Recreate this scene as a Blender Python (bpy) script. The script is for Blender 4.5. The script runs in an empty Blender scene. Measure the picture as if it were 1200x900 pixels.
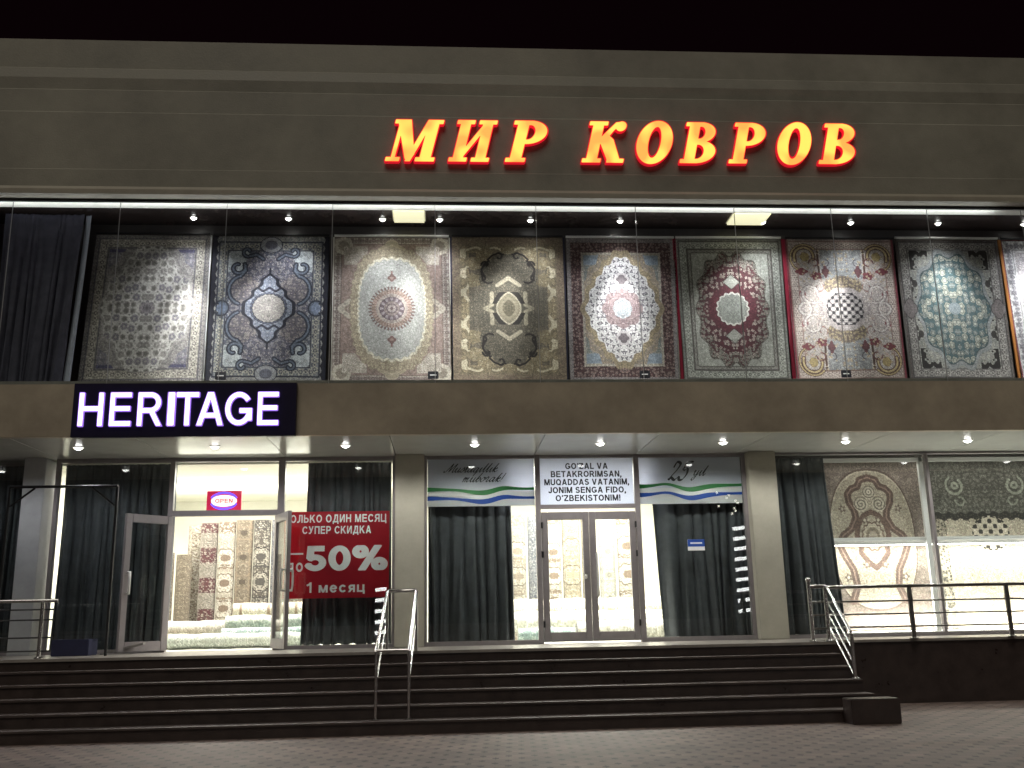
import bpy, math, random
import numpy as np
from mathutils import Vector, Matrix
random.seed(4)
scene = bpy.context.scene
col = scene.collection
PI = math.pi

# ---------------------------------------------------------------- camera
def camera_matrix(pitch, yaw, roll, loc):
    fw = Vector((-math.sin(yaw)*math.cos(pitch), math.cos(yaw)*math.cos(pitch), math.sin(pitch)))
    rt = Vector((math.cos(yaw), math.sin(yaw), 0)); up = rt.cross(fw)
    c, s = math.cos(roll), math.sin(roll)
    r2, u2 = c*rt+s*up, -s*rt+c*up
    m = Matrix((r2, u2, -fw)).transposed().to_4x4(); m.translation = loc
    return m
cd = bpy.data.cameras.new("camera"); cam = bpy.data.objects.new("camera", cd); col.objects.link(cam)
cd.sensor_width = 36; cd.lens = 36*1150/1200; cd.clip_end = 1500; cd.clip_start = .05
cam.matrix_world = camera_matrix(math.radians(13.4), math.radians(-4.0), math.radians(-1.15), Vector((0, -16.45, 1.36)))
scene.camera = cam
# ---------------------------------------------------------------- night sky, street light, exposure
W = bpy.data.worlds.new("World"); scene.world = W; W.use_nodes = True
bg = W.node_tree.nodes["Background"]; bg.inputs[0].default_value = (.0024, .0007, .0012, 1); bg.inputs[1].default_value = 1.0
sd = bpy.data.lights.new("street_light", "SUN"); sd.energy = .95; sd.angle = math.radians(35); sd.color = (1, .93, .80)
sun = bpy.data.objects.new("street_light", sd); col.objects.link(sun)
sun.rotation_euler = (math.radians(90-57), 0, math.radians(-14))
vs = scene.view_settings; vs.view_transform = 'Standard'; vs.look = 'None'; vs.exposure = 0; vs.gamma = 1
scene.cycles.use_denoising = True
scene.cycles.max_bounces = 8; scene.cycles.transparent_max_bounces = 16; scene.cycles.sample_clamp_indirect = 6

def spot(name, loc, target, watt, deg, blend=.5, color=(1, .97, .92), r=.03):
    l = bpy.data.lights.new(name, 'SPOT'); l.energy = watt; l.spot_size = math.radians(deg); l.spot_blend = blend; l.color = color; l.shadow_soft_size = r
    o = bpy.data.objects.new(name, l); col.objects.link(o); o.location = loc
    o.rotation_euler = (Vector(target)-Vector(loc)).to_track_quat('-Z', 'Y').to_euler(); return o
def area(name, loc, rot, sx, sy, watt, color=(1, .96, .86)):
    l = bpy.data.lights.new(name, 'AREA'); l.shape = 'RECTANGLE'; l.size = sx; l.size_y = sy; l.energy = watt; l.color = color
    o = bpy.data.objects.new(name, l); col.objects.link(o); o.location = loc; o.rotation_euler = rot; return o

# ---------------------------------------------------------------- materials
def lin1(c): return c/12.92 if c <= .04045 else ((c+.055)/1.055)**2.4
def hexc(h): return tuple(lin1(int(h[i:i+2], 16)/255) for i in (0, 2, 4))
def mat(name, color, rough=.6, metal=0, noise=0, nscale=6, bump=0, bscale=80, spec=.5, rvar=0):
    m = bpy.data.materials.new(name); m.use_nodes = True; N = m.node_tree; L = N.links
    b = N.nodes["Principled BSDF"]; b.inputs["Roughness"].default_value = rough; b.inputs["Metallic"].default_value = metal
    b.inputs["Specular IOR Level"].default_value = spec
    if isinstance(color, str): color = hexc(color)
    b.inputs["Base Color"].default_value = (*color, 1)
    tc = N.nodes.new("ShaderNodeTexCoord")
    if noise:
        n = N.nodes.new("ShaderNodeTexNoise"); n.inputs["Scale"].default_value = nscale; n.inputs["Detail"].default_value = 8; n.inputs["Roughness"].default_value = .65
        L.new(tc.outputs["Object"], n.inputs["Vector"])
        mp = N.nodes.new("ShaderNodeMapRange"); mp.inputs[1].default_value = .3; mp.inputs[2].default_value = .7; mp.inputs[3].default_value = 1-noise; mp.inputs[4].default_value = 1+noise
        L.new(n.outputs[0], mp.inputs[0])
        mx = N.nodes.new("ShaderNodeVectorMath"); mx.operation = 'SCALE'; mx.inputs[0].default_value = color
        L.new(mp.outputs[0], mx.inputs["Scale"]); L.new(mx.outputs[0], b.inputs["Base Color"])
        if rvar:
            m2 = N.nodes.new("ShaderNodeMapRange"); m2.inputs[1].default_value = .3; m2.inputs[2].default_value = .7; m2.inputs[3].default_value = max(0, rough-rvar); m2.inputs[4].default_value = rough+rvar
            L.new(n.outputs[0], m2.inputs[0]); L.new(m2.outputs[0], b.inputs["Roughness"])
    if bump:
        n = N.nodes.new("ShaderNodeTexNoise"); n.inputs["Scale"].default_value = bscale; n.inputs["Detail"].default_value = 4
        L.new(tc.outputs["Object"], n.inputs["Vector"])
        bp = N.nodes.new("ShaderNodeBump"); bp.inputs["Strength"].default_value = bump; bp.inputs["Distance"].default_value = .02
        L.new(n.outputs[0], bp.inputs["Height"]); L.new(bp.outputs[0], b.inputs["Normal"])
    return m
def emit(name, color, strength):
    m = bpy.data.materials.new(name); m.use_nodes = True; N = m.node_tree
    b = N.nodes["Principled BSDF"]; b.inputs["Base Color"].default_value = (*[min(1, c) for c in color], 1)
    b.inputs["Emission Color"].default_value = (*color, 1); b.inputs["Emission Strength"].default_value = strength; b.inputs["Roughness"].default_value = .4
    return m
def glass(name, tint=(.93, .95, .94), ior=1.5):
    m = bpy.data.materials.new(name); m.use_nodes = True; N = m.node_tree; L = N.links
    N.nodes.remove(N.nodes["Principled BSDF"]); out = N.nodes["Material Output"]
    t = N.nodes.new("ShaderNodeBsdfTransparent"); t.inputs[0].default_value = (*tint, 1)
    g = N.nodes.new("ShaderNodeBsdfGlossy"); g.inputs["Roughness"].default_value = .0
    lw = N.nodes.new("ShaderNodeLayerWeight"); lw.inputs[0].default_value = .5      # Schlick's curve, the same from both faces of the pane
    pw = N.nodes.new("ShaderNodeMath"); pw.operation = 'POWER'; pw.inputs[1].default_value = 5; L.new(lw.outputs["Facing"], pw.inputs[0])
    f = N.nodes.new("ShaderNodeMath"); f.operation = 'MULTIPLY_ADD'; f.inputs[1].default_value = .95; f.inputs[2].default_value = ((ior-1)/(ior+1))**2; L.new(pw.outputs[0], f.inputs[0])
    x = N.nodes.new("ShaderNodeMixShader"); L.new(f.outputs[0], x.inputs[0]); L.new(t.outputs[0], x.inputs[1]); L.new(g.outputs[0], x.inputs[2]); L.new(x.outputs[0], out.inputs[0])
    return m
def film(name, color, thru=.5):
    """printed sheet that lets part of the shop's light through"""
    m = mat(name, color, .4, 0, .05, 3); N = m.node_tree; L = N.links; b = N.nodes["Principled BSDF"]
    t = N.nodes.new("ShaderNodeBsdfTranslucent"); t.inputs[0].default_value = (*(hexc(color) if isinstance(color, str) else color), 1)
    x = N.nodes.new("ShaderNodeMixShader"); x.inputs[0].default_value = thru; L.new(b.outputs[0], x.inputs[1]); L.new(t.outputs[0], x.inputs[2]); L.new(x.outputs[0], N.nodes["Material Output"].inputs[0]); return m
def woven(name, rough=.85, bump=.4):
    """colours come from the rug's own woven pattern, with a fine pile"""
    m = bpy.data.materials.new(name); m.use_nodes = True; N = m.node_tree; L = N.links
    b = N.nodes["Principled BSDF"]; b.inputs["Roughness"].default_value = rough
    b.inputs["Sheen Weight"].default_value = .15
    a = N.nodes.new("ShaderNodeAttribute"); a.attribute_name = "weave"
    tc = N.nodes.new("ShaderNodeTexCoord"); n = N.nodes.new("ShaderNodeTexNoise"); n.inputs["Scale"].default_value = 90; n.inputs["Detail"].default_value = 3
    L.new(tc.outputs["Object"], n.inputs["Vector"])
    mp = N.nodes.new("ShaderNodeMapRange"); mp.inputs[1].default_value = .25; mp.inputs[2].default_value = .75; mp.inputs[3].default_value = .75; mp.inputs[4].default_value = 1.25
    L.new(n.outputs[0], mp.inputs[0])
    mx = N.nodes.new("ShaderNodeVectorMath"); mx.operation = 'SCALE'; L.new(a.outputs["Color"], mx.inputs[0]); L.new(mp.outputs[0], mx.inputs["Scale"]); L.new(mx.outputs[0], b.inputs["Base Color"])
    bp = N.nodes.new("ShaderNodeBump"); bp.inputs["Strength"].default_value = bump; bp.inputs["Distance"].default_value = .01
    L.new(n.outputs[0], bp.inputs["Height"]); L.new(bp.outputs[0], b.inputs["Normal"])
    return m
def pavers():
    m = bpy.data.materials.new("pavers"); m.use_nodes = True; N = m.node_tree; L = N.links
    b = N.nodes["Principled BSDF"]; b.inputs["Roughness"].default_value = .6
    tc = N.nodes.new("ShaderNodeTexCoord")
    br = N.nodes.new("ShaderNodeTexBrick"); br.offset = .5; br.inputs["Scale"].default_value = 1
    br.inputs["Brick Width"].default_value = .26; br.inputs["Row Height"].default_value = .17; br.inputs["Mortar Size"].default_value = .006; br.inputs["Mortar Smooth"].default_value = .4
    br.inputs["Color1"].default_value = (*hexc('76675f'), 1); br.inputs["Color2"].default_value = (*hexc('625450'), 1); br.inputs["Mortar"].default_value = (*hexc('463c3b'), 1)
    mpn = N.nodes.new("ShaderNodeMapping"); mpn.inputs["Rotation"].default_value = (0, 0, math.radians(4))
    L.new(tc.outputs["Object"], mpn.inputs[0]); L.new(mpn.outputs[0], br.inputs[0])
    # the dark pockets where the corners of the interlocking stones meet
    sx = N.nodes.new("ShaderNodeSeparateXYZ"); L.new(mpn.outputs[0], sx.inputs[0])
    def math_(op, a, bb=None, c=None):
        n = N.nodes.new("ShaderNodeMath"); n.operation = op
        for k, v in enumerate((a, bb, c)):
            if v is None: continue
            if isinstance(v, (int, float)): n.inputs[k].default_value = v
            else: L.new(v, n.inputs[k])
        return n.outputs[0]
    row = math_('DIVIDE', sx.outputs[1], .17); fr = math_('FRACT', row); rid = math_('FLOOR', row)
    off = math_('MULTIPLY', math_('MODULO', math_('ABSOLUTE', rid), 2), .5)
    cx = math_('FRACT', math_('ADD', math_('DIVIDE', sx.outputs[0], .26), off))
    dx = math_('ABSOLUTE', math_('SUBTRACT', cx, .5)); dy = math_('ABSOLUTE', math_('SUBTRACT', fr, .5))
    dot = math_('MULTIPLY', math_('LESS_THAN', dx, .12), math_('LESS_THAN', dy, .18))
    n = N.nodes.new("ShaderNodeTexNoise"); n.inputs["Scale"].default_value = 1.3; n.inputs["Detail"].default_value = 9; n.inputs["Roughness"].default_value = .7
    L.new(tc.outputs["Object"], n.inputs["Vector"])
    n2 = N.nodes.new("ShaderNodeTexNoise"); n2.inputs["Scale"].default_value = 9; n2.inputs["Detail"].default_value = 2; L.new(tc.outputs["Object"], n2.inputs["Vector"])
    dk = math_('MULTIPLY', dot, math_('MINIMUM', math_('MULTIPLY_ADD', n2.outputs[0], 1.6, .1), 1.0))
    mixd = N.nodes.new("ShaderNodeMix"); mixd.data_type = 'RGBA'; L.new(dk, mixd.inputs[0]); L.new(br.outputs[0], mixd.inputs[6]); mixd.inputs[7].default_value = (*hexc('150f0f'), 1)
    mp = N.nodes.new("ShaderNodeMapRange"); mp.inputs[1].default_value = .3; mp.inputs[2].default_value = .7; mp.inputs[3].default_value = .72; mp.inputs[4].default_value = 1.22; L.new(n.outputs[0], mp.inputs[0])
    mx = N.nodes.new("ShaderNodeVectorMath"); mx.operation = 'SCALE'; L.new(mixd.outputs[2], mx.inputs[0]); L.new(mp.outputs[0], mx.inputs["Scale"]); L.new(mx.outputs[0], b.inputs["Base Color"])
    n3 = N.nodes.new("ShaderNodeTexNoise"); n3.inputs["Scale"].default_value = 120; L.new(tc.outputs["Object"], n3.inputs["Vector"])
    bp = N.nodes.new("ShaderNodeBump"); bp.inputs["Strength"].default_value = .5; bp.inputs["Distance"].default_value = .01; L.new(n3.outputs[0], bp.inputs["Height"]); L.new(bp.outputs[0], b.inputs["Normal"])
    return m

M = dict(
    clad=mat("cladding", (.235, .224, .183), .55, 0, .26, .7, .15, 40, .4, .1),
    cladmid=mat("cladding_band", (.375, .325, .25), .5, 0, .28, .9, .15, 60, .4, .1),
    ledge=mat("cladding_ledge", (.29, .265, .21), .5, 0, .15, 2),
    stone=mat("column_stone", (.40, .385, .315), .5, 0, .10, 3, .1, 30),
    stonegrey=mat("pier_stone", (.34, .35, .35), .6, 0, .12, 3, .1, 30),
    soffit=mat("soffit_panel", (.50, .51, .48), .22, 0, .06, 2, 0, 80, .35),
    granite=mat("granite", (.040, .0285, .0255), .36, 0, .35, 5, .1, 90, .5, .1),
    tread=mat("granite_tread_lit", (.056, .041, .037), .6, 0, .4, 3, .1, 90, .5, .1),  # lighter copy of the granite; the light on the treads is in the colour
    tile=mat("terrace_tile", (.26, .24, .22), .3, 0, .2, 5, .1, 60),
    frame=mat("grey_frame", (.22, .20, .205), .4, 0, .08, 8),
    wframe=mat("white_frame", (.80, .80, .80), .35, 0, .04, 8),
    steel=mat("stainless_steel", (.60, .60, .60), .2, 1, .1, 20),
    steeldk=mat("silhouette_steel", (.30, .29, .28), .3, 1, .1, 20),  # darker copy of the steel; the railing's backlit silhouette is put into the colour
    alu=mat("satin_aluminium", (.62, .62, .60), .45, 0, .05, 20),
    darkm=mat("dark_metal", (.02, .02, .022), .4, .3, .1, 20),
    curtain=mat("curtain_cloth", (.075, .082, .090), .85, 0, .22, 5, .25, 200, .3),
    curtaindk=mat("curtain_cloth_dark", (.10, .10, .14), .9, 0, .22, 5, .25, 200, .3),
    lining=mat("curtain_lining", (.42, .45, .55), .8, 0, .1, 10),
    white=mat("plaster_white", (.80, .78, .72), .6, 0, .05, 2),
    cream=mat("shop_wall", (.80, .78, .70), .7, 0, .05, 2),
    darkceil=mat("dark_ceiling", (.060, .047, .045), .22, 0, .2, 3),
    darkwall=mat("dark_wall", (.05, .043, .042), .45, 0, .2, 3),
    shopfloor=mat("shop_floor", (.55, .55, .50), .3, 0, .1, 3),
    concrete=mat("concrete", (.3, .29, .27), .8, 0, .2, 3),
    red=film("banner_red", (.48, .018, .035), .35),
    paper=mat("print_white", (.86, .86, .86), .45, 0, .04, 6),
    lilac=film("print_lilac", (.76, .78, .88), .4), film=film("print_film", (.88, .88, .88), .45),
    ink=mat("print_black", (.012, .012, .018), .5, 0, .1, 20),
    green=mat("print_green", (.02, .20, .045), .45, 0, .1, 6),
    blue=mat("print_blue", (.01, .065, .36), .45, 0, .1, 6),
    navy=mat("sign_navy", (.012, .009, .035), .35, 0, .2, 3),
    bluebox=mat("box_blue", (.012, .014, .05), .6, 0, .2, 6),
    plank=mat("grey_plank", (.20, .19, .18), .7, 0, .2, 9),
    redrim=emit("letter_rim_red", (.75, .010, .025), .8),
    violet=emit("letter_white", (.93, .88, 1.0), 2.2), halo=emit("letter_halo", (.42, .22, 1.0), .9),  # violet body wider than the face; the halo of glow is painted in
    lamp=emit("lamp_glow", (1, .98, .95), 14),
    warmpanel=emit("warm_panel", (1, .93, .62), 1.0),
    neonblue=emit("neon_blue", (.10, .06, .9), 2.5), neonred=emit("neon_red", (.62, .015, .07), .75), neonwhite=emit("neon_white", (1, .95, .85), 1.1),
    ledbar=emit("led_bar", (1, 1, 1), 14), bulb=emit("bulb", (1, .95, .8), 12),
    glass=glass("clear_glass"), weave=woven("woven_rug"), pavers=pavers(),
    orange=mat("binding_orange", (.42, .16, .03), .8, 0, .1, 9), rededge=mat("binding_red", (.30, .012, .04), .8, 0, .1, 9), navyedge=mat("binding_navy", (.03, .03, .06), .8, 0, .1, 9),
)
def letter_face():
    m = bpy.data.materials.new("letter_face"); m.use_nodes = True; N = m.node_tree; L = N.links; b = N.nodes["Principled BSDF"]
    tc = N.nodes.new("ShaderNodeTexCoord"); n = N.nodes.new("ShaderNodeTexNoise"); n.inputs["Scale"].default_value = 3.2; n.inputs["Detail"].default_value = 0
    L.new(tc.outputs["Object"], n.inputs["Vector"]); r = N.nodes.new("ShaderNodeValToRGB")
    r.color_ramp.elements[0].position = .36; r.color_ramp.elements[0].color = (1, .36, .07, 1); r.color_ramp.elements[1].position = .6; r.color_ramp.elements[1].color = (1, .66, .11, 1)
    L.new(n.outputs[0], r.inputs[0]); L.new(r.outputs[0], b.inputs["Emission Color"]); L.new(r.outputs[0], b.inputs["Base Color"]); b.inputs["Emission Strength"].default_value = 1.2
    return m
M['letter'] = letter_face()

# ---------------------------------------------------------------- object helpers
def tag(o, label=None, cat=None, group=None, kind=None):
    if label: o['label'] = label
    if cat: o['category'] = cat
    if group: o['group'] = group
    if kind: o['kind'] = kind
    return o
def empty(name, loc=(0, 0, 0), label=None, cat=None, group=None):
    o = bpy.data.objects.new(name, None); col.objects.link(o); o.location = loc; o.empty_display_size = .2
    return tag(o, label, cat, group)
def link(name, me, m, parent=None):
    o = bpy.data.objects.new(name, me); col.objects.link(o)
    if m is not None and not me.materials: me.materials.append(m)
    if parent is not None:
        o.parent = parent
        r = parent; off = Vector((0, 0, 0))
        while r is not None: off += r.location; r = r.parent
        o.location = -off
    return o
class MB:
    """collects shapes in world coordinates and links them as one mesh object"""
    def __init__(s): s.v = []; s.f = []; s.smooth = []
    def add(s, v, f, sm=False):
        b = len(s.v); s.v += [tuple(x) for x in v]; s.f += [tuple(b+i for i in q) for q in f]; s.smooth += [sm]*len(f); return s
    def box(s, x0, x1, y0, y1, z0, z1, bev=.0):
        if bev <= 0:
            v = [(x, y, z) for z in (z0, z1) for y in (y0, y1) for x in (x0, x1)]
            return s.add(v, [(0, 2, 3, 1), (4, 5, 7, 6), (0, 1, 5, 4), (2, 6, 7, 3), (0, 4, 6, 2), (1, 3, 7, 5)])
        import bmesh
        bm = bmesh.new(); bmesh.ops.create_cube(bm, size=1)
        for w in bm.verts: w.co = Vector(((x0+x1)/2+w.co.x*(x1-x0), (y0+y1)/2+w.co.y*(y1-y0), (z0+z1)/2+w.co.z*(z1-z0)))
        bmesh.ops.bevel(bm, geom=bm.edges[:], offset=bev, segments=2, affect='EDGES')
        bm.verts.index_update(); s.add([w.co[:] for w in bm.verts], [[w.index for w in f.verts] for f in bm.faces]); bm.free(); return s
    def tube(s, pts, r, n=10, caps=True):
        pts = [Vector(p) for p in pts]; rings = []; up = None
        for k, p in enumerate(pts):
            a = (pts[k]-pts[k-1]).normalized() if k else None; b = (pts[k+1]-pts[k]).normalized() if k < len(pts)-1 else None
            d = ((a or b)+(b or a)).normalized()
            if up is None or abs(up.dot(d)) > .98: up = Vector((0, 0, 1)) if abs(d.z) < .9 else Vector((1, 0, 0))
            u = d.cross(up).normalized(); w = u.cross(d).normalized(); up = w
            rr = r[k] if isinstance(r, (list, tuple)) else r
            st = 1/max(.5, math.sqrt((1+(a.dot(b) if a and b else 1))/2))
            rings.append([p+(u*math.cos(2*PI*i/n)+w*math.sin(2*PI*i/n))*rr*(st if a and b else 1) for i in range(n)])
        v = [q for g in rings for q in g]; f = [(k*n+i, k*n+(i+1) % n, (k+1)*n+(i+1) % n, (k+1)*n+i) for k in range(len(pts)-1) for i in range(n)]
        s.add(v, f, True)
        if caps: s.add(rings[0], [tuple(range(n))[::-1]]); s.add(rings[-1], [tuple(range(n))])
        return s
    def ball(s, c, r, n=12):
        v = []; f = []
        for i in range(n+1):
            for j in range(n): t = PI*i/n; p = 2*PI*j/n; v.append((c[0]+r*math.sin(t)*math.cos(p), c[1]+r*math.sin(t)*math.sin(p), c[2]+r*math.cos(t)))
        for i in range(n):
            for j in range(n): f.append((i*n+j, (i+1)*n+j, (i+1)*n+(j+1) % n, i*n+(j+1) % n))
        return s.add(v, f, True)
    def lathe(s, c, prof, n=24, axis='z'):
        v = []; f = []
        for (r, h) in prof:
            for j in range(n): p = 2*PI*j/n; v.append((c[0]+r*math.cos(p), c[1]+r*math.sin(p), c[2]+h))
        for i in range(len(prof)-1):
            for j in range(n): f.append((i*n+j, i*n+(j+1) % n, (i+1)*n+(j+1) % n, (i+1)*n+j))
        return s.add(v, f, False)
    def prism(s, prof, x0, x1):
        """a y,z outline run along x"""
        n = len(prof); v = [(x0, y, z) for y, z in prof]+[(x1, y, z) for y, z in prof]
        return s.add(v, [(i, (i+1) % n, n+(i+1) % n, n+i) for i in range(n)]+[tuple(range(n))[::-1], tuple(range(n, 2*n))])
    def build(s, name, m, parent=None):
        me = bpy.data.meshes.new(name); me.from_pydata(s.v, [], s.f)
        me.polygons.foreach_set("use_smooth", s.smooth); me.update()
        return link(name, me, m, parent)
def rotated(mb, pivot, ang):
    c, s = math.cos(ang), math.sin(ang)
    mb.v = [(pivot[0]+(x-pivot[0])*c-(y-pivot[1])*s, pivot[1]+(x-pivot[0])*s+(y-pivot[1])*c, z) for x, y, z in mb.v]
    return mb
def curve_mesh(name, loops, depth, m, parent, place):
    """outlines (x right, y up) cut from a sheet DEPTH thick; PLACE turns (x,y,d) into world, d towards the street"""
    cu = bpy.data.curves.new(name, 'CURVE'); cu.dimensions = '2D'; cu.fill_mode = 'BOTH'; cu.extrude = depth/2
    for lp in loops:
        sp = cu.splines.new('POLY'); sp.points.add(len(lp)-1); sp.use_cyclic_u = True
        for k, (x, y) in enumerate(lp): sp.points[k].co = (x, y, 0, 1)
    return solid(name, cu, depth, m, parent, place)
def solid(name, cu, depth, m, parent, place):
    o = bpy.data.objects.new(name, cu); col.objects.link(o)
    dg = bpy.context.evaluated_depsgraph_get(); me = bpy.data.meshes.new_from_object(o.evaluated_get(dg)); bpy.data.objects.remove(o); bpy.data.curves.remove(cu)
    for v in me.vertices: v.co = place(v.co.x, v.co.y, v.co.z+depth/2)
    me.name = name; me.materials.clear()
    return link(name, me, m, parent)
def text(name, body, x0, x1, z0, z1, y, m, parent, depth=.004, weight=0, shear=0, spacing=1.0):
    """lettering fitted to the box x0..x1, z0..z1, standing proud of the plane y"""
    cu = bpy.data.curves.new(name, 'FONT'); cu.body = body; cu.size = 1; cu.extrude = depth/2; cu.offset = weight; cu.shear = shear; cu.space_character = spacing; cu.resolution_u = 4
    o = bpy.data.objects.new(name, cu); col.objects.link(o); dg = bpy.context.evaluated_depsgraph_get(); dg.update()
    me = bpy.data.meshes.new_from_object(o.evaluated_get(dg)); bpy.data.objects.remove(o); bpy.data.curves.remove(cu)
    xs = [v.co.x for v in me.vertices]; ys = [v.co.y for v in me.vertices]; a, b, c, d = min(xs), max(xs), min(ys), max(ys)
    for v in me.vertices: v.co = (x0+(v.co.x-a)/(b-a)*(x1-x0), y-depth/2-v.co.z, z0+(v.co.y-c)/(d-c)*(z1-z0))
    me.name = name; me.materials.clear(); return link(name, me, m, parent)
# outlines from distance fields -------------------------------------------------
def contour(F, xs, ys, lev=0.):
    """closed outlines of F < lev"""
    G = F-lev; ny, nx = G.shape; seg = {}
    ins = G < 0
    cells = np.argwhere((ins[:-1, :-1].astype(int)+ins[1:, :-1]+ins[:-1, 1:]+ins[1:, 1:]) % 4 != 0)
    def pt(e):
        (j, i, k) = e
        if k == 0: t = G[j, i]/(G[j, i]-G[j, i+1]); return (xs[i]+t*(xs[i+1]-xs[i]), ys[j])
        t = G[j, i]/(G[j, i]-G[j+1, i]); return (xs[i], ys[j]+t*(ys[j+1]-ys[j]))
    for j, i in cells:
        b = [(j, i, 0), (j, i+1, 1), (j+1, i, 0), (j, i, 1)]   # bottom right top left
        code = ins[j, i]*1+ins[j, i+1]*2+ins[j+1, i+1]*4+ins[j+1, i]*8
        T = {1: [(0, 3)], 2: [(1, 0)], 3: [(1, 3)], 4: [(2, 1)], 5: [(0, 1), (2, 3)], 6: [(2, 0)], 7: [(2, 3)], 8: [(3, 2)], 9: [(0, 2)], 10: [(3, 0), (1, 2)], 11: [(1, 2)], 12: [(3, 1)], 13: [(0, 1)], 14: [(3, 0)]}
        for p, q in T[int(code)]: seg[b[p]] = b[q]
    loops = []
    while seg:
        k0 = next(iter(seg)); lp = []; k = k0
        while k in seg: lp.append(pt(k)); k = seg.pop(k)
        if len(lp) > 5: loops.append(lp)
    return loops
def sd_poly(X, Y, P):
    d = np.full(X.shape, 1e9); s = np.ones(X.shape)
    n = len(P)
    for i in range(n):
        (ax, ay), (bx, by) = P[i], P[i-1]; ex, ey = bx-ax, by-ay; wx, wy = X-ax, Y-ay
        t = np.clip((wx*ex+wy*ey)/(ex*ex+ey*ey), 0, 1); d = np.minimum(d, (wx-ex*t)**2+(wy-ey*t)**2)
        c1, c2, c3 = Y >= ay, Y < by, ex*wy > ey*wx
        s = np.where((c1 & c2 & c3) | (~c1 & ~c2 & ~c3), -s, s)
    return s*np.sqrt(d)
def sd_box(X, Y, x0, x1, y0, y1): return sd_poly(X, Y, [(x0, y0), (x1, y0), (x1, y1), (x0, y1)])
def sd_ell(X, Y, cx, cy, rx, ry): return (np.hypot((X-cx)/rx, (Y-cy)/ry)-1)*min(rx, ry)
def pen(X, Y, strokes, wmin, wmax, ang=math.radians(40)):
    """broad nib lettering: distance to smoothed strokes less the nib's width"""
    D = np.full(X.shape, 9.)
    for P in strokes:
        P = [np.array(p, float) for p in P]; Q = []
        ext = [2*P[0]-P[1]]+P+[2*P[-1]-P[-2]]
        for k in range(1, len(ext)-2):
            a, b, c, d = ext[k-1:k+3]
            for t in np.linspace(0, 1, 7)[:-1]: Q.append(.5*(2*b+(c-a)*t+(2*a-5*b+4*c-d)*t*t+(3*b-a-3*c+d)*t**3))
        Q.append(P[-1])
        for a, b in zip(Q[:-1], Q[1:]):
            e = b-a; w = wmin+(wmax-wmin)*abs(math.sin(math.atan2(e[1], e[0])-ang)); l = max(1e-9, e @ e)
            t = np.clip(((X-a[0])*e[0]+(Y-a[1])*e[1])/l, 0, 1); D = np.minimum(D, np.hypot(X-a[0]-t*e[0], Y-a[1]-t*e[1])-w)
    return D
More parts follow.
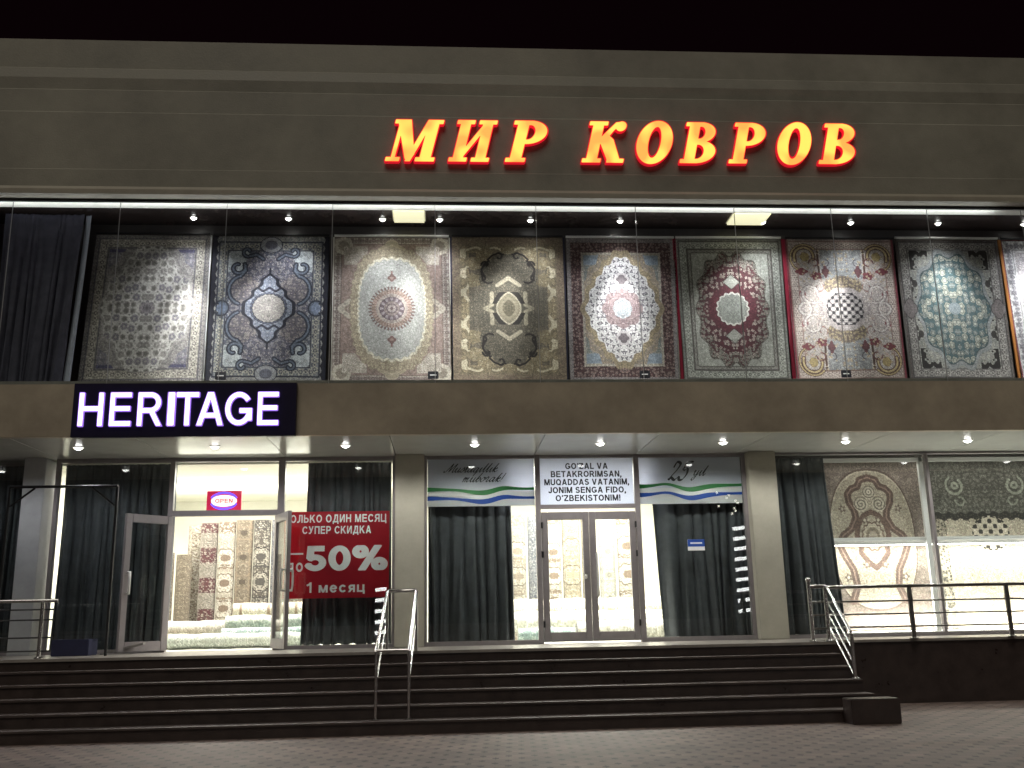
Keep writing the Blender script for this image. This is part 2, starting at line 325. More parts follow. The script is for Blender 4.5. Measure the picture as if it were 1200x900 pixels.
# plain grotesque lettering drawn from straight strokes and arcs ------------------
def arc(cx, cy, rx, ry, a0, a1, n=18): return [(cx+rx*math.cos(math.radians(a0+(a1-a0)*i/n)), cy+ry*math.sin(math.radians(a0+(a1-a0)*i/n))) for i in range(n+1)]
def sans(ch, h):
    """(advance width, strokes, low, high); h is half the stroke"""
    b, t, m = h, 1-h, .52
    def bowl(x0, x1, y0, y1):      # D shaped bowl open to the left
        r = (y1-y0)/2; xr = min(r, (x1-x0)*.75); return [(x0, y1), (x1-xr, y1)]+arc(x1-xr, (y0+y1)/2, xr, r, 90, -90)+[(x0, y0)]
    W = .72; l, r = h, W-h
    st = {
     'H': (W, [[(l, 0), (l, 1)], [(r, 0), (r, 1)], [(l, m), (r, m)]]),
     'E': (.66, [[(l, 0), (l, 1)], [(l, b), (.66, b)], [(l, m), (.62, m)], [(l, t), (.65, t)]]),
     'F': (.61, [[(l, 0), (l, 1)], [(l, m-.02), (.55, m-.02)], [(l, t), (.61, t)]]),
     'L': (.58, [[(l, 0), (l, 1)], [(l, b), (.58, b)]]),
     'T': (.66, [[(.33, 0), (.33, 1)], [(0, t), (.66, t)]]),
     'I': (2*h, [[(h, 0), (h, 1)]]),
     'A': (.80, [[(h*.9, -.1), (.40, 1.05)], [(.80-h*.9, -.1), (.40, 1.05)], [(.18, .30), (.62, .30)]]),
     'V': (.78, [[(h*.9, 1.1), (.39, -.05)], [(.78-h*.9, 1.1), (.39, -.05)]]),
     'M': (.86, [[(l, 0), (l, 1)], [(.86-h, 0), (.86-h, 1)], [(l+.02, 1.05), (.43, -.0)], [(.86-h-.02, 1.05), (.43, -.0)]]),
     'N': (W, [[(l, 0), (l, 1)], [(r, 0), (r, 1)], [(l+.02, 1.02), (r-.02, -.02)]]),
     'И': (W, [[(l, 0), (l, 1)], [(r, 0), (r, 1)], [(l+.02, -.02), (r-.02, 1.02)]]),
     'Z': (.66, [[(0, t), (.62, t)], [(.02, b), (.66, b)], [(.60, 1-h*1.2), (.07, h*1.2)]]),
     'K': (.74, [[(l, 0), (l, 1)], [(l, .34), (.66, 1.06)], [(.32, .58), (.70, -.06)]]),
     'O': (.80, [arc(.40, .5, .40-h, .5-h, 0, 360, 36)]),
     'Q': (.80, [arc(.40, .5, .40-h, .5-h, 0, 360, 36), [(.46, .26), (.76, -.04)]]),
     'C': (.75, [arc(.40, .5, .40-h, .5-h, 38, 322, 30)]),
     'G': (.79, [arc(.40, .5, .40-h, .5-h, 40, 335, 30), [(.43, .44), (.79-h+h, .44)], [(.79-h, .44), (.79-h, .14)]]),
     'D': (.74, [[(l, 0), (l, 1)], bowl(l, r+.02, b, t)]),
     'P': (.68, [[(l, 0), (l, 1)], bowl(l, .68-h, .44, t)]),
     'R': (.74, [[(l, 0), (l, 1)], bowl(l, .68-h, .46, t), [(.40, .46), (.68, -.05)]]),
     'Я': (.72, [[(.72-h, 0), (.72-h, 1)], [(.72-x, y) for x, y in bowl(l, .68-h, .46, t)], [(.32, .46), (.04, -.05)]]),
     'B': (.70, [[(l, 0), (l, 1)], bowl(l, .64-h, m, t), bowl(l, .70-h, b, m)]),
     'S': (.68, [arc(.34, .75-h*.5, .31-h, .25-h*.5, 25, 270, 20)+arc(.34, .25+h*.5, .34-h, .25-h*.5, 90, -155, 20)]),
     'U': (W, [[(l, 1), (l, .33)]+arc(.36, .33, .36-h, .33-h, 180, 360)+[(r, .33), (r, 1)]]),
     'J': (.54, [[(.54-h, 1), (.54-h, .28)]+arc(.27, .28, .27-h, .28-h, 0, -170)]),
     'Л': (.74, [[(.74-h, 0), (.74-h, 1)], [(.22, t), (.74-h, t)], [(.22+h, 1), (.22+h, .45)]+arc(.08, .35, .22-.08+h, .35-b, 10, -85, 10)+[(0, b)]]),
     'Ь': (.68, [[(l, 0), (l, 1)], bowl(l, .68-h, b, .56)]),
     'Д': (.82, [[(.66, 0), (.66, 1)], [(.24, t), (.66, t)], [(.24+h, 1), (.24+h, .55), (.14, b)], [(0, b), (.82, b)], [(h, b), (h, -.2)], [(.82-h, b), (.82-h, -.2)]]),
     'Ц': (.80, [[(l, 0), (l, 1)], [(.68, 0), (.68, 1)], [(l, b), (.80, b)], [(.80-h, b), (.80-h, -.2)]]),
     'У': (.72, [[(h*.8, 1.05), (.38, .30)], [(.72-h*.8, 1.05), (.34, .22), (.22, b), (.05, b)]]),
     'П': (W, [[(l, 0), (l, 1)], [(r, 0), (r, 1)], [(l, t), (r, t)]]),
     '1': (.50, [[(.36, 0), (.36, 1)], [(.36, .93), (.22, .78), (.05, .70)]]),
     '5': (.66, [[(.16, t), (.60, t)], [(.16+h*.3, 1), (.10+h*.5, .48)], arc(.32, .33, .34-h, .33-h, 138, -160, 28)]),
     '0': (.68, [arc(.34, .5, .34-h, .5-h, 0, 360, 36)]),
     '%': (1.06, [arc(.24, .75, .235-h*.8, .25-h*.8, 0, 360, 24), arc(.82, .25, .235-h*.8, .25-h*.8, 0, 360, 24), [(.26, -.03), (.80, 1.03)]]),
     '-': (.5, [[(0, .4), (.5, .4)]]), ' ': (.22, []), ',': (.2, [[(.1, 0), (.1, 2*h)], [(.1+h*.4, h), (.03, -.17)]]),
     '!': (.2, [[(.1, .30), (.1, 1)], [(.1, 0), (.1, 2*h)]]), '‘': (.2, [[(.1, .70), (.1, .70+2*h)], [(.1-h*.4, .74), (.17, .98)]]),
     'о': (.64, [arc(.32, .36, .32-h, .37-h, 0, 360, 30)]), 'с': (.60, [arc(.32, .36, .32-h, .37-h, 42, 318, 26)]),
     'е': (.64, [arc(.32, .36, .32-h, .37-h, 5, 325, 30), [(.06, .36+h*.2), (.62-h, .36+h*.2)]]),
     'м': (.78, [[(l, 0), (l, .72)], [(.78-h, 0), (.78-h, .72)], [(l+.02, .76), (.39, .0)], [(.78-h-.02, .76), (.39, .0)]]),
     'я': (.60, [[(.60-h, 0), (.60-h, .72)], [(.60-x, y) for x, y in bowl(l, .56-h, .32, .72-h)], [(.30, .32), (.06, -.04)]]),
     'ц': (.68, [[(l, 0), (l, .72)], [(.56, 0), (.56, .72)], [(l, b), (.68, b)], [(.68-h, b), (.68-h, -.18)]]),
     'д': (.70, [[(.55, 0), (.55, .72)], [(.20, .72-h), (.55, .72-h)], [(.20+h, .72), (.20+h, .4), (.12, b)], [(0, b), (.70, b)], [(h, b), (h, -.18)], [(.70-h, b), (.70-h, -.18)]]),
    }
    alias = dict(zip("АВЕКМНОРСТ", "ABEKMHOPCT")); w, s = st[alias.get(ch, ch)]
    lo = -.2 if ch in 'ДЦцд,' else 0.; hi = .72 if ch in 'мяцд' else 1.
    if ch == ' ': lo, hi = 0, 1
    return w, s, lo, hi
def sd_strokes(X, Y, strokes, h):
    D = np.full(X.shape, 9.)
    for P in strokes:
        for k, ((ax, ay), (bx, by)) in enumerate(zip(P[:-1], P[1:])):
            l = math.hypot(bx-ax, by-ay)
            if l < 1e-6: continue
            ux, uy = (bx-ax)/l, (by-ay)/l; mx, my = (ax+bx)/2, (ay+by)/2
            ex = 0 if len(P) == 2 else min(.02, h*.3)
            p = abs((X-mx)*ux+(Y-my)*uy)-(l/2+ex); q = abs((Y-my)*ux-(X-mx)*uy)-h
            D = np.minimum(D, np.hypot(np.maximum(p, 0), np.maximum(q, 0))+np.minimum(np.maximum(p, q), 0))
            if k: D = np.minimum(D, np.hypot(X-ax, Y-ay)-h*.98)
    return D
def sans_text(name, body, x0, x1, z0, z1, y, m, parent, depth=.002, h=.07, grow=0., gap=.17, res=34):
    """one line of capitals, baseline z0, capital height z1; fitted between x0 and x1, standing on the plane y"""
    x = 0; items = []
    for ch in body:
        w, s, lo, hi = sans(ch, h); items.append((x, w, s, lo, hi)); x += w+gap
    tot = x-gap; k = (x1-x0)/tot; kz = z1-z0; loops = []
    for ox, w, s, lo, hi in items:
        if not s: continue
        X, Y = np.meshgrid(np.linspace(-.1, w+.1, int((w+.2)*res)+2), np.linspace(lo-.1, hi+.1, int((hi-lo+.2)*res)+2))
        F = np.maximum(sd_strokes(X, Y, s, h), np.maximum(lo-Y, Y-hi))
        loops += [[(px+ox, py) for px, py in l] for l in contour(F, X[0], Y[:, 0], grow)]
    return curve_mesh(name, loops, depth, m, parent, lambda px, py, d: (x0+px*k, y-d, z0+py*kz))
def lin(h):
    c=np.array([int(h[i:i+2],16) for i in (0,2,4)])/255.
    return np.where(c<=.04045,c/12.92,((c+.055)/1.055)**2.4)
def hsh(i,j,s):
    v=np.sin(i*127.1+j*311.7+s*74.7)*43758.5453
    return v-np.floor(v)
def vnoise(x,y,s=0):
    i=np.floor(x);j=np.floor(y);a=x-i;b=y-j
    a=a*a*(3-2*a);b=b*b*(3-2*b)
    return (hsh(i,j,s)*(1-a)+hsh(i+1,j,s)*a)*(1-b)+(hsh(i,j+1,s)*(1-a)+hsh(i+1,j+1,s)*a)*b
def fbm(x,y,s=0):
    return .55*vnoise(x,y,s)+.3*vnoise(2.1*x,2.1*y,s+1)+.15*vnoise(4.3*x,4.3*y,s+2)
def worley(x,y,s=0,jit=.8):
    i0=np.floor(x);j0=np.floor(y)
    bd=np.full(x.shape,9.);ba=np.zeros(x.shape);bid=np.zeros(x.shape);b2=np.full(x.shape,9.)
    for di in (-1,0,1):
        for dj in (-1,0,1):
            i=i0+di;j=j0+dj
            dx=x-(i+.5+jit*(hsh(i,j,s)-.5));dy=y-(j+.5+jit*(hsh(i,j,s+9)-.5))
            d=np.hypot(dx,dy);m=d<bd
            b2=np.where(m,bd,np.minimum(b2,d))
            bd=np.where(m,d,bd);ba=np.where(m,np.arctan2(dy,dx),ba);bid=np.where(m,hsh(i,j,s+5),bid)
    return bd,b2,ba,bid
class Rug:
    """paints a symmetric woven pattern; u across (-1..1), v along (-h..h), folded so the halves mirror"""
    def __init__(r,n,m,h,base):
        u=np.linspace(-1,1,n);v=np.linspace(-h,h,m)
        r.U,r.V=np.meshgrid(u,v);r.x=abs(r.U);r.y=abs(r.V);r.h=h
        r.c=np.empty(r.U.shape+(3,));r.c[:]=lin(base)
        r.e=np.minimum(1-r.x,h-r.y)          # distance to the rug edge
        r.th=np.arctan2(r.y,r.x)
    def put(r,mask,col,a=1.):
        if isinstance(col,str):col=lin(col)
        m=np.clip(mask.astype(float)*a,0,1)[...,None]
        r.c=r.c*(1-m)+col*m
    def flowers(r,mask,sc,seed,pet,core,leaf=None,dens=1.,jit=.8,k=5,size=.42,x=None,y=None):
        X=(r.x if x is None else x);Y=(r.y if y is None else y)
        d,d2,a,i=worley(X*sc,Y*sc,seed,jit)
        R=size*(.55+.75*i)*(.78+.22*np.cos(a*k+i*20))
        on=mask&(i<dens)
        if leaf is not None:
            q=fbm(X*sc*.8,Y*sc*.8,seed+20)
            r.put(mask&(abs((q*7)%1-.5)<.1),leaf,.85)
        r.put(on&(d<R*1.18),leaf if leaf is not None else core,.7)
        r.put(on&(d<R),pet)
        r.put(on&(d<R*.55),core,.85)
        r.put(on&(d<R*.26),pet)
    def band(r,e0,e1,bg,pet,core,n=9,seed=1,line=None):
        m=(r.e>e0)&(r.e<e1);r.put(m,bg)
        w=e1-e0;c=(r.e-e0)/w-.5
        along=np.where(1-r.x<r.h-r.y,r.y,r.x)
        t=(along*n)%1-.5
        d=np.hypot(t/n/w,c);a=np.arctan2(c,t)
        R=.36+.08*np.cos(6*a)
        wv=abs(c-.28*np.sin(along*n*2*np.pi+1.57))
        r.put(m&(wv<.09),core,.8)
        r.put(m&(d<R),pet);r.put(m&(d<R*.6),core);r.put(m&(d<R*.28),pet)
        t2=((along*n+.5)%1-.5);d2=np.hypot(t2/n/w,c)
        r.put(m&(d2<.2),pet,.9);r.put(m&(d2<.1),core)
        if line:
            L=.012
            r.put((abs(r.e-e0)<L)|(abs(r.e-e1)<L),line)
    def rad(r,cx,cy,ax,ay):
        X=(r.x-cx)/ax;Y=(r.y-cy)/ay
        return np.hypot(X,Y),np.arctan2(Y,X)
    def stroke(r,pts,w,col,a=1.,taper=False,yy=None):
        yy=r.y if yy is None else yy
        D=np.full(r.x.shape,9.)
        n=len(pts)-1
        for k in range(n):
            (ax,ay),(bx,by)=pts[k],pts[k+1]
            dx,dy=bx-ax,by-ay;t=np.clip(((r.x-ax)*dx+(yy-ay)*dy)/(dx*dx+dy*dy+1e-9),0,1)
            d=np.hypot(r.x-ax-t*dx,yy-ay-t*dy)-(w*(1-(k+t)/n*.6) if taper else w)
            D=np.minimum(D,d)
        r.put(D<0,col,a);return D
    def fine(r,amt=.25,sc=60,seed=3):
        q=vnoise(r.x*sc,r.y*sc,seed)-.5
        r.c=np.clip(r.c*(1+2*amt*q[...,None]),0,1)
    def ornament(r,desat=.3,amt=.30,seed=7):
        """fine tracery of stems and buds over the whole weave, colours pulled towards grey"""
        d,d2,a,i=worley(r.x*27,r.y*27,seed,.85)
        R=.40*(.8+.35*np.cos(a*4+i*9));k=np.where(d<R,np.where(i>.5,1+amt,1-amt*.7),1.)
        k=np.where(d<R*.4,np.where(i>.5,1-amt*.6,1+amt),k)
        q=fbm(r.x*12,r.y*12,seed+3);k=k*np.where(abs((q*8)%1-.5)<.09,1-amt*1.1,1.)
        q=fbm(r.x*7+5,r.y*7,seed+6);k=k*np.where(abs((q*8)%1-.5)<.06,1+amt*.9,1.)
        r.c=r.c*k[...,None];g=(r.c@np.array([.3,.55,.15]))[...,None];r.c=np.clip(r.c*(1-desat)+g*desat,0,1)
    def light_rows(r,amt=.12,seed=4):
        q=vnoise(r.U*9,r.V*9,seed)-.5+.6*(vnoise(r.U*150,r.V*150,seed+1)-.5)
        r.c=np.clip(r.c*(1+2*amt*q[...,None]),0,1)
def spiral(cx,cy,r0,r1,t0,t1,n=14):
    return [(cx+(r0+(r1-r0)*k/n)*np.cos(t0+(t1-t0)*k/n),cy+(r0+(r1-r0)*k/n)*np.sin(t0+(t1-t0)*k/n)) for k in range(n+1)]
H=1.32
def lobes(r,cx,cy,ax,ay,k,amp,p=1.):
    d,a=r.rad(cx,cy,ax,ay)
    return d/(1+amp*(abs(np.cos(a*k/2))**p*2-1))
def rug_silver(n,m):   # silver grey rug, cellular flower field, blue grey corners
    r=Rug(n,m,H,'8f8a86')
    r.flowers(r.e>0,17,3,'b9b2a8','77706c','6d6878')
    r.band(.0,.07,'77727c','a8a29a','605c64',16);r.band(.07,.24,'a39c92','c9c2b2','78706f',5.5,line='6a6670')
    fld=lobes(r,0,0,.86,1.18,12,.03)<1.0
    inner=(r.e>.26)
    r.put(inner,'7b7887');r.flowers(inner,13,8,'a29ca2','686579','8d8894')
    r.put(inner&(r.y>1.0)&(r.x>.3)&(r.e<.36),'59577d')
    r.put(fld&inner,'8b8788');r.flowers(fld&inner,15,2,'b0aaa6','777274','9c9692')
    d=np.minimum(lobes(r,0,0,.74,.88,12,.05),lobes(r,0,.78,.40,.34,6,.06))
    f2=d<1.0
    r.put(d<1.05,'a9a3a1');r.put(f2,'c6c2bd')
    dd,d2,a,i=worley(r.x*7.2,r.y*6.6+.2,11,.30)
    R=.42*(.78+.28*i)*(1+.06*np.cos(5*a));on=f2&(dd<R)
    for lo,hi,cl in ((0,.35,'77736f'),(.35,.7,'8c8885'),(.7,1.1,'7d7888')): r.put(on&(i>=lo)&(i<hi),cl)
    r.put(f2&(abs(dd-R*.78)<.03),'a8a29e',.8);r.put(f2&(dd<R*.4)&(i>.3),'aaa5a0',.8)
    dd,d2,a,i=worley(r.x*7.2+.5,r.y*6.6+.7,11,.30);r.put(f2&(dd<.12),'85807e')
    ds=lobes(r,0,0,.11,.12,8,.16);r.put(ds<1,'8f878e');r.put(ds<.5,'777077')
    return r
def rug_navy(n,m):   # navy edge, busy slate field, dark scrolls, pointed medallion
    r=Rug(n,m,H,'8e8d8a')
    r.flowers(r.e>0,13,4,'b5b2a6','565a70','4c5268',k=6)
    r.put(r.x>.915+.014*np.cos(r.y*40),'15162c')
    r.band(.11,.27,'777a80','aaa696','474c62',6,line='2c3044')
    fld=r.e>.28
    r.put(fld,'5c6174');r.flowers(fld,11,7,'9a9ca4','3a4058','444b62');r.flowers(fld,19,17,'a8a49c','3c425a',None,.6)
    c=fld&(r.y>.66)&(r.x>.36)&(r.x+r.y<1.72);r.put(c,'b4bcc2');r.flowers(c,13,9,'6e7a8a','d2d4d2',None,.6)
    body=(lobes(r,0,0,.60,1.02,6,.12)<1)
    r.put(body,'555366');r.flowers(body,14,12,'8f8a92','35384e','45465c');r.flowers(body,23,13,'a39c98','4a485c',None,.55)
    k=lobes(r,.42,.33,.23,.27,7,.07)<1;r.put(k,'615b66');r.flowers(k,17,14,'978c88','3e3c50','544e5c')
    for cl,w in (('262c40',.042),('5d6a80',.016)):
        r.stroke(spiral(.42,.33,.27,.27,-1.2,1.3),w,cl)
        r.stroke(spiral(.55,.74,.13,.06,-3.4,1.6),w,cl);r.stroke([(.50,.58),(.42,.68),(.44,.80)],w,cl)
        r.stroke([(.13,.90),(.24,.98),(.36,.95)],w,cl);r.stroke(spiral(.40,1.03,.09,.04,-1.6,2.6),w*.9,cl)
        r.stroke(spiral(.80,0,.11,.08,1.2,5.1),w,cl)
    r.put(lobes(r,.80,0,.08,.10,4,.1)<1,'7484a4')
    dm=r.x/.43+r.y/.62+.06*np.cos(r.y*30)
    r.put(dm<1.14,'171a2e');r.put(dm<1.0,'767e94');r.flowers(dm<.97,18,31,'a0a8b8','3f465e','4c546c',.9)
    w=abs(r.y-.34-.03*np.cos(r.x*30));r.put((dm<1)&(w<.022),'1e2238')
    d,a=r.rad(0,0,.27,.25);d=d/(1+.02*np.cos(a*24));r.put(d<1.16,'171a2e');r.put((d<1.12)&(d>1.05),'4f566e');r.put(d<1,'8d8884')
    r.flowers(d<.97,19,41,'b0a8a0','55505a','6c6468')
    d,a=r.rad(0,1.16,.18,.14);r.put(d<1.1,'22263c');r.put(d<1,'94969c');r.put(d<.6,'5f6274')
    return r
def rug_oval(n,m):   # rose brown border, plain pale oval, round sunburst medallion
    r=Rug(n,m,H,'8f7a70')
    r.band(.0,.13,'b5ab9e','8f7f78','75625c',8,line='7e6a62')
    f=r.e>.14
    r.put(f,'957c72');r.flowers(f,15,5,'a89186','80665f','89716a',.7)
    r.put((lobes(r,.84,1.16,.16,.16,8,.05)<1),'c4b9a5');r.put((lobes(r,.84,1.16,.09,.09,8,.1)<1),'9a8d7c')
    r.put(lobes(r,.70,0,.2,.16,4,.12)<1,'b7ab98');r.put(lobes(r,.70,0,.1,.08,4,.12)<1,'8f7d70')
    r.put(lobes(r,0,1.05,.2,.2,4,.12)<1,'b5a68a');
    cr=(lobes(r,0,0,.83,1.16,4,.0)>1.02)&(r.e>.17)&(r.x>.42)&(r.y>.8)
    r.put(cr,'b9ae9d');r.flowers(cr,11,6,'d2c8b8','88736a','917e74')
    d,a=r.rad(0,0,.70,1.06);d=d/(1+.015*np.cos(a*36))
    # superellipse oval
    s=(( r.x/.56)**2.6+(r.y/.90)**2.6)**(1/2.6)/(1+.018*np.cos(np.arctan2(r.y,r.x)*40))
    r.put(s<1.27,'a5967a');r.flowers(s<1.25,20,7,'c3b48f','7a6a58','8d7c68')
    r.put(s<1.05,'d3c9ae');r.put(s<1.0,'a8a8a4')
    d,a=r.rad(0,0,1,1);sp=.36+.045*(abs(np.cos(a*20)))
    r.put((d<sp)&(np.cos(a*40)>-.2),'7d625c');r.put(d<.345,'8f7268');r.put((d<.345)&(np.cos(a*40)>.3)&(d>.27),'a78d80')
    r.put(d<.27,'a99a90');r.put(d<.215,'6d5b62');r.put((d<.2)&(np.cos(a*12)>.1)&(d>.14),'a2959a')
    r.put(d<.13,'94827e');r.put(d<.095,'6f5c60');r.put(d<.07,'aa9c96');r.put(d<.03,'7a6664')
    q=lobes(r,0,.56,.065,.06,4,.18);r.put(q<1,'84605a');r.put((r.x<.02)&(abs(r.y-.64)<.05),'84605a');r.put(q<.4,'a88a80')
    return r
def rug_gold(n,m):   # olive gold rug, dark scrolls and cream almond medallion
    r=Rug(n,m,H,'85745a')
    r.put(r.e<.12,'86705a');r.flowers(r.e>.0,18,6,'9c8a68','6f604c','76664e',.8)
    f=r.e>.15
    r.put(f&(r.e<.28),'857656');r.flowers(f&(r.e<.3),12,5,'a89468','6a5c46','70624a')
    w=r.e-.22-.05*np.sin(r.y*17)-.04*np.sin(r.x*19)
    r.put(f&(abs(w)<.035)&(vnoise(r.x*11,r.y*11,5)>.33),'c9bb96')
    b=r.e>.30
    r.put(b,'6c6250');r.flowers(b,19,15,'8c7f64','4c4438','5a5242')
    for cx,cy in ((.62,.52),(.66,0),(.0,1.02),(.42,.98),(.60,.83)):
        r.put(lobes(r,cx,cy,.14,.12,5,.12)<1,'8d7c56');r.flowers(lobes(r,cx,cy,.13,.11,5,.1)<1,16,3,'b3a27a','6a5c40')
    lo=(lobes(r,0,.55,.50,.44,5,.04)<1)|((r.x<.74)&(r.y<.35)&(r.e>.3))
    r.put(lo,'5f5848');r.flowers(lo,24,16,'7f745c','403a30','4c463a')
    for pts in (spiral(.36,.58,.12,.10,-2.2,-.0)+spiral(.30,.68,.18,.16,.0,1.0),[(.44,.62),(.48,.72),(.42,.82),(.34,.88)],spiral(.40,.80,.08,.03,0,4.),[(.36,.90),(.28,.98),(.18,1.02),(.08,1.0)],spiral(.16,.96,.07,.03,1.5,5.5),spiral(.46,.55,.06,.03,2,5)):
        r.stroke(pts,.017,'2c2420')
    r.stroke([(0,.56),(.20,.42)],.035,'aca084')
    r.stroke([(.30,.28),(.30,.06),(.42,0)],.034,'a59a7c')
    al=(r.x/.23)**1.5+(r.y/.30)**1.5
    r.put((al<1.6)&(al>.8)&(r.y<.30)&(r.y>.08),'2c2620');r.put(al<1.0,'b0a588');r.put(al<.86,'8d8266');r.put(al<.35,'5f573f')
    r.flowers(al<.35,26,2,'7a7054','4c4632')
    return r
def rug_white(n,m):   # rust border, blue grey corners, white lozenge net
    r=Rug(n,m,H,'7c706e')
    r.band(.0,.08,'7a7274','9d9492','5b5356',16);r.put((r.e>.08)&(r.e<.27),'4f2e30')
    r.flowers((r.e>.08)&(r.e<.27),17,5,'8d7a72','7b3436','3f2428',jit=.7)
    r.band(.27,.31,'a39a8c','c4bba6','6f665c',14)
    f=r.e>.31
    r.put(f,'77807e');r.flowers(f,17,21,'9a978c','4e4a4a','585654')
    dl=(r.x/.70)+(r.y/1.02)*.82+.0
    s=((r.x/.66)**1.45+(r.y/.98)**1.45)**(1/1.45);s=s/(1+.035*np.cos(np.arctan2(r.y/.98,r.x/.66)*18))
    r.put((s<1.32)&f,'8d7f70');r.flowers((s<1.3)&f,18,22,'b09a72','5f5560','6b625c')
    r.put((s<1.14),'8d7c5c');r.flowers((s<1.14),22,27,'b9a270','6b5a48',None,.8)
    r.put(f&(r.y>.82)&(r.x>.38)&(s>1.3),'7d91a6',.8);r.put(f&(r.y>1.0)&(s>1.35),'b8a678',.8)
    r.put(s<1.0,'d9d7d8')
    d,d2,a,i=worley(r.x*11.5,r.y*9.5,13,.6)
    r.put((s<.99)&(d<.28*(1+.35*np.cos(3*a+i*9))),'5c5664');r.put((s<.99)&(d2-d<.08),'8e8690',.75)
    r.put((s<.99)&(d<.1),'9c9098')
    q=lobes(r,0,.54,.09,.08,5,.14);r.put(q<1.5,'b5adb0');r.put(q<1,'6a5f66')
    md=lobes(r,0,0,.34,.33,8,.07);r.put(md<1.05,'8a7378');r.flowers(md<1.05,17,17,'b09a9c','6d3e44','7c5c62')
    md=lobes(r,0,0,.17,.18,8,.05);r.put(md<1,'98a0a8');r.flowers(md<1,24,18,'c0c6c8','7c848e')
    return r
def rug_red(n,m):   # grey green borders, dark red field, scalloped round medallion
    r=Rug(n,m,H,'8c8e86')
    r.flowers(r.e>0,18,2,'a8aaa2','6a6c66','74766e')
    r.band(.0,.05,'70706a','90928a','55554f',18);r.band(.05,.2,'90938a','b0b3a8','696c64',6,line='54524c');r.band(.21,.27,'7c7d76','a4a59c','5a4a48',13,line='5c5450')
    f=r.e>.28
    r.put(f,'a5a79e');r.flowers(f,16,8,'b8bab0','858878','8e9084',.8)
    s=((r.x/.64)**2.3+(r.y/1.0)**2.3)**(1/2.3)/(1+.05*np.cos(np.arctan2(r.y/1.,r.x/.64)*14))
    r.put(s<1.05,'4f4640');r.put(s<1.0,'571526')
    r.flowers(s<1.03,13,19,'b3aa9e','7a3038','40222a',.92,size=.40);r.flowers((s<1.05)&(s>.82),15,29,'8d8c80','4b3c3a','5f5e54')
    md=lobes(r,0,0,.44,.44,16,.03);r.put(md<1,'5d1128');r.flowers(md<1,16,30,'7d3040','48101e',None,.6)
    q=abs(r.y-.50)/.13+r.x/.15;r.put(q<1.1,'3f3a38');r.put(q<1,'a3a59c')
    md=lobes(r,0,0,.285,.285,16,.05,1.4);r.put(md<1.06,'cfcfc6');r.put(md<.96,'8b9089');r.flowers(md<.93,22,33,'a2a69e','6d726c','797e78')
    return r
def rug_pink(n,m):   # rose border, cream field, gold corner swirls, lattice octagon
    r=Rug(n,m,H,'a08c86')
    r.put(r.x>.955,'7d1f33')
    r.band(.045,.19,'a58f88','c2b2a6','87706c',12,line='8a6a60')
    f=r.e>.2
    r.put(f,'b0a59e');r.flowers(f,14,3,'c9c2ba','8c7c7c','93858a')
    r.flowers(f,8,5,'b9aa98','8d4a50',None,.35)
    ct=f&(r.x<.38)&(r.y>.55);r.put(ct,'8f9294');r.flowers(ct,18,9,'aeb0ae','6a6870','787680')
    r.put(f&(abs(r.x-.42)<.02)&(r.y>.6),'5c3e34')
    for k,(cl,w) in enumerate((('5a3a30',.036),('bfa566',.018))):
        r.stroke(spiral(.66,.98,.05,.05,0,6.3),w,cl)
        r.stroke(spiral(.66,.98,.20,.16,-.4,3.4),w,cl);r.stroke(spiral(.66,.96,.27,.25,-1.2,2.4),w*.7,cl)
    r.put(lobes(r,.66,.98,.08,.08,5,.1)<1,'b39a52')
    r.put(lobes(r,.48,.62,.10,.07,5,.2)<1,'7a2c38');r.stroke(spiral(.5,.86,.10,.05,0,5),.012,'6e3a38');r.stroke(spiral(.44,.40,.10,.05,2,7),.012,'8a5a50');r.stroke(spiral(.30,.86,.08,.04,2,7),.012,'5c5860');r.put(lobes(r,.74,.70,.10,.06,4,.2)<1,'7a2a36');r.put(lobes(r,.30,.70,.06,.10,4,.2)<1,'6a3a40')
    r.put(lobes(r,.76,.28,.05,.09,4,.2)<1,'8a2c3c')
    for k,(cl,w) in enumerate((('857676',.034),('c9c0ba',.018))):
        r.stroke(spiral(.60,.28,.18,.12,-2,3.2),w,cl);r.stroke(spiral(.72,.0,.12,.06,0,6.3),w,cl)
    ar=lobes(r,0,.42,.34,.20,3,.05);r.put(ar<1,'6b5a50');r.flowers(ar<1,18,12,'b29e6c','594840','77685c')
    md=lobes(r,0,0,.46,.40,10,.02);r.put(md<1,'a79c9a');r.flowers(md<1,15,14,'b9aeac','84767c','90848a')
    k=f&(r.y>.5);r.flowers(k,15,61,'c6b48c','6d4440',None,.5)
    k=f&(r.y<.5)&(r.x>.34);r.flowers(k,12,63,'d0c6bc','7c5a58','8c7a7a',.75)
    o=np.maximum(np.maximum(r.x/.33,r.y/.30),(r.x/.33+r.y/.30)/1.5);r.put(o<1,'b5acaa')
    lt=(np.cos(r.x*44)*np.cos(r.y*44));r.put((o<.98)&(lt>.25),'26222a');r.put((o<.98)&(abs(lt)<.12),'6a6066')
    r.put((o<1.0)&(o>.93)&(np.cos(r.x*50+r.y*50)>0),'2c262c')
    return r
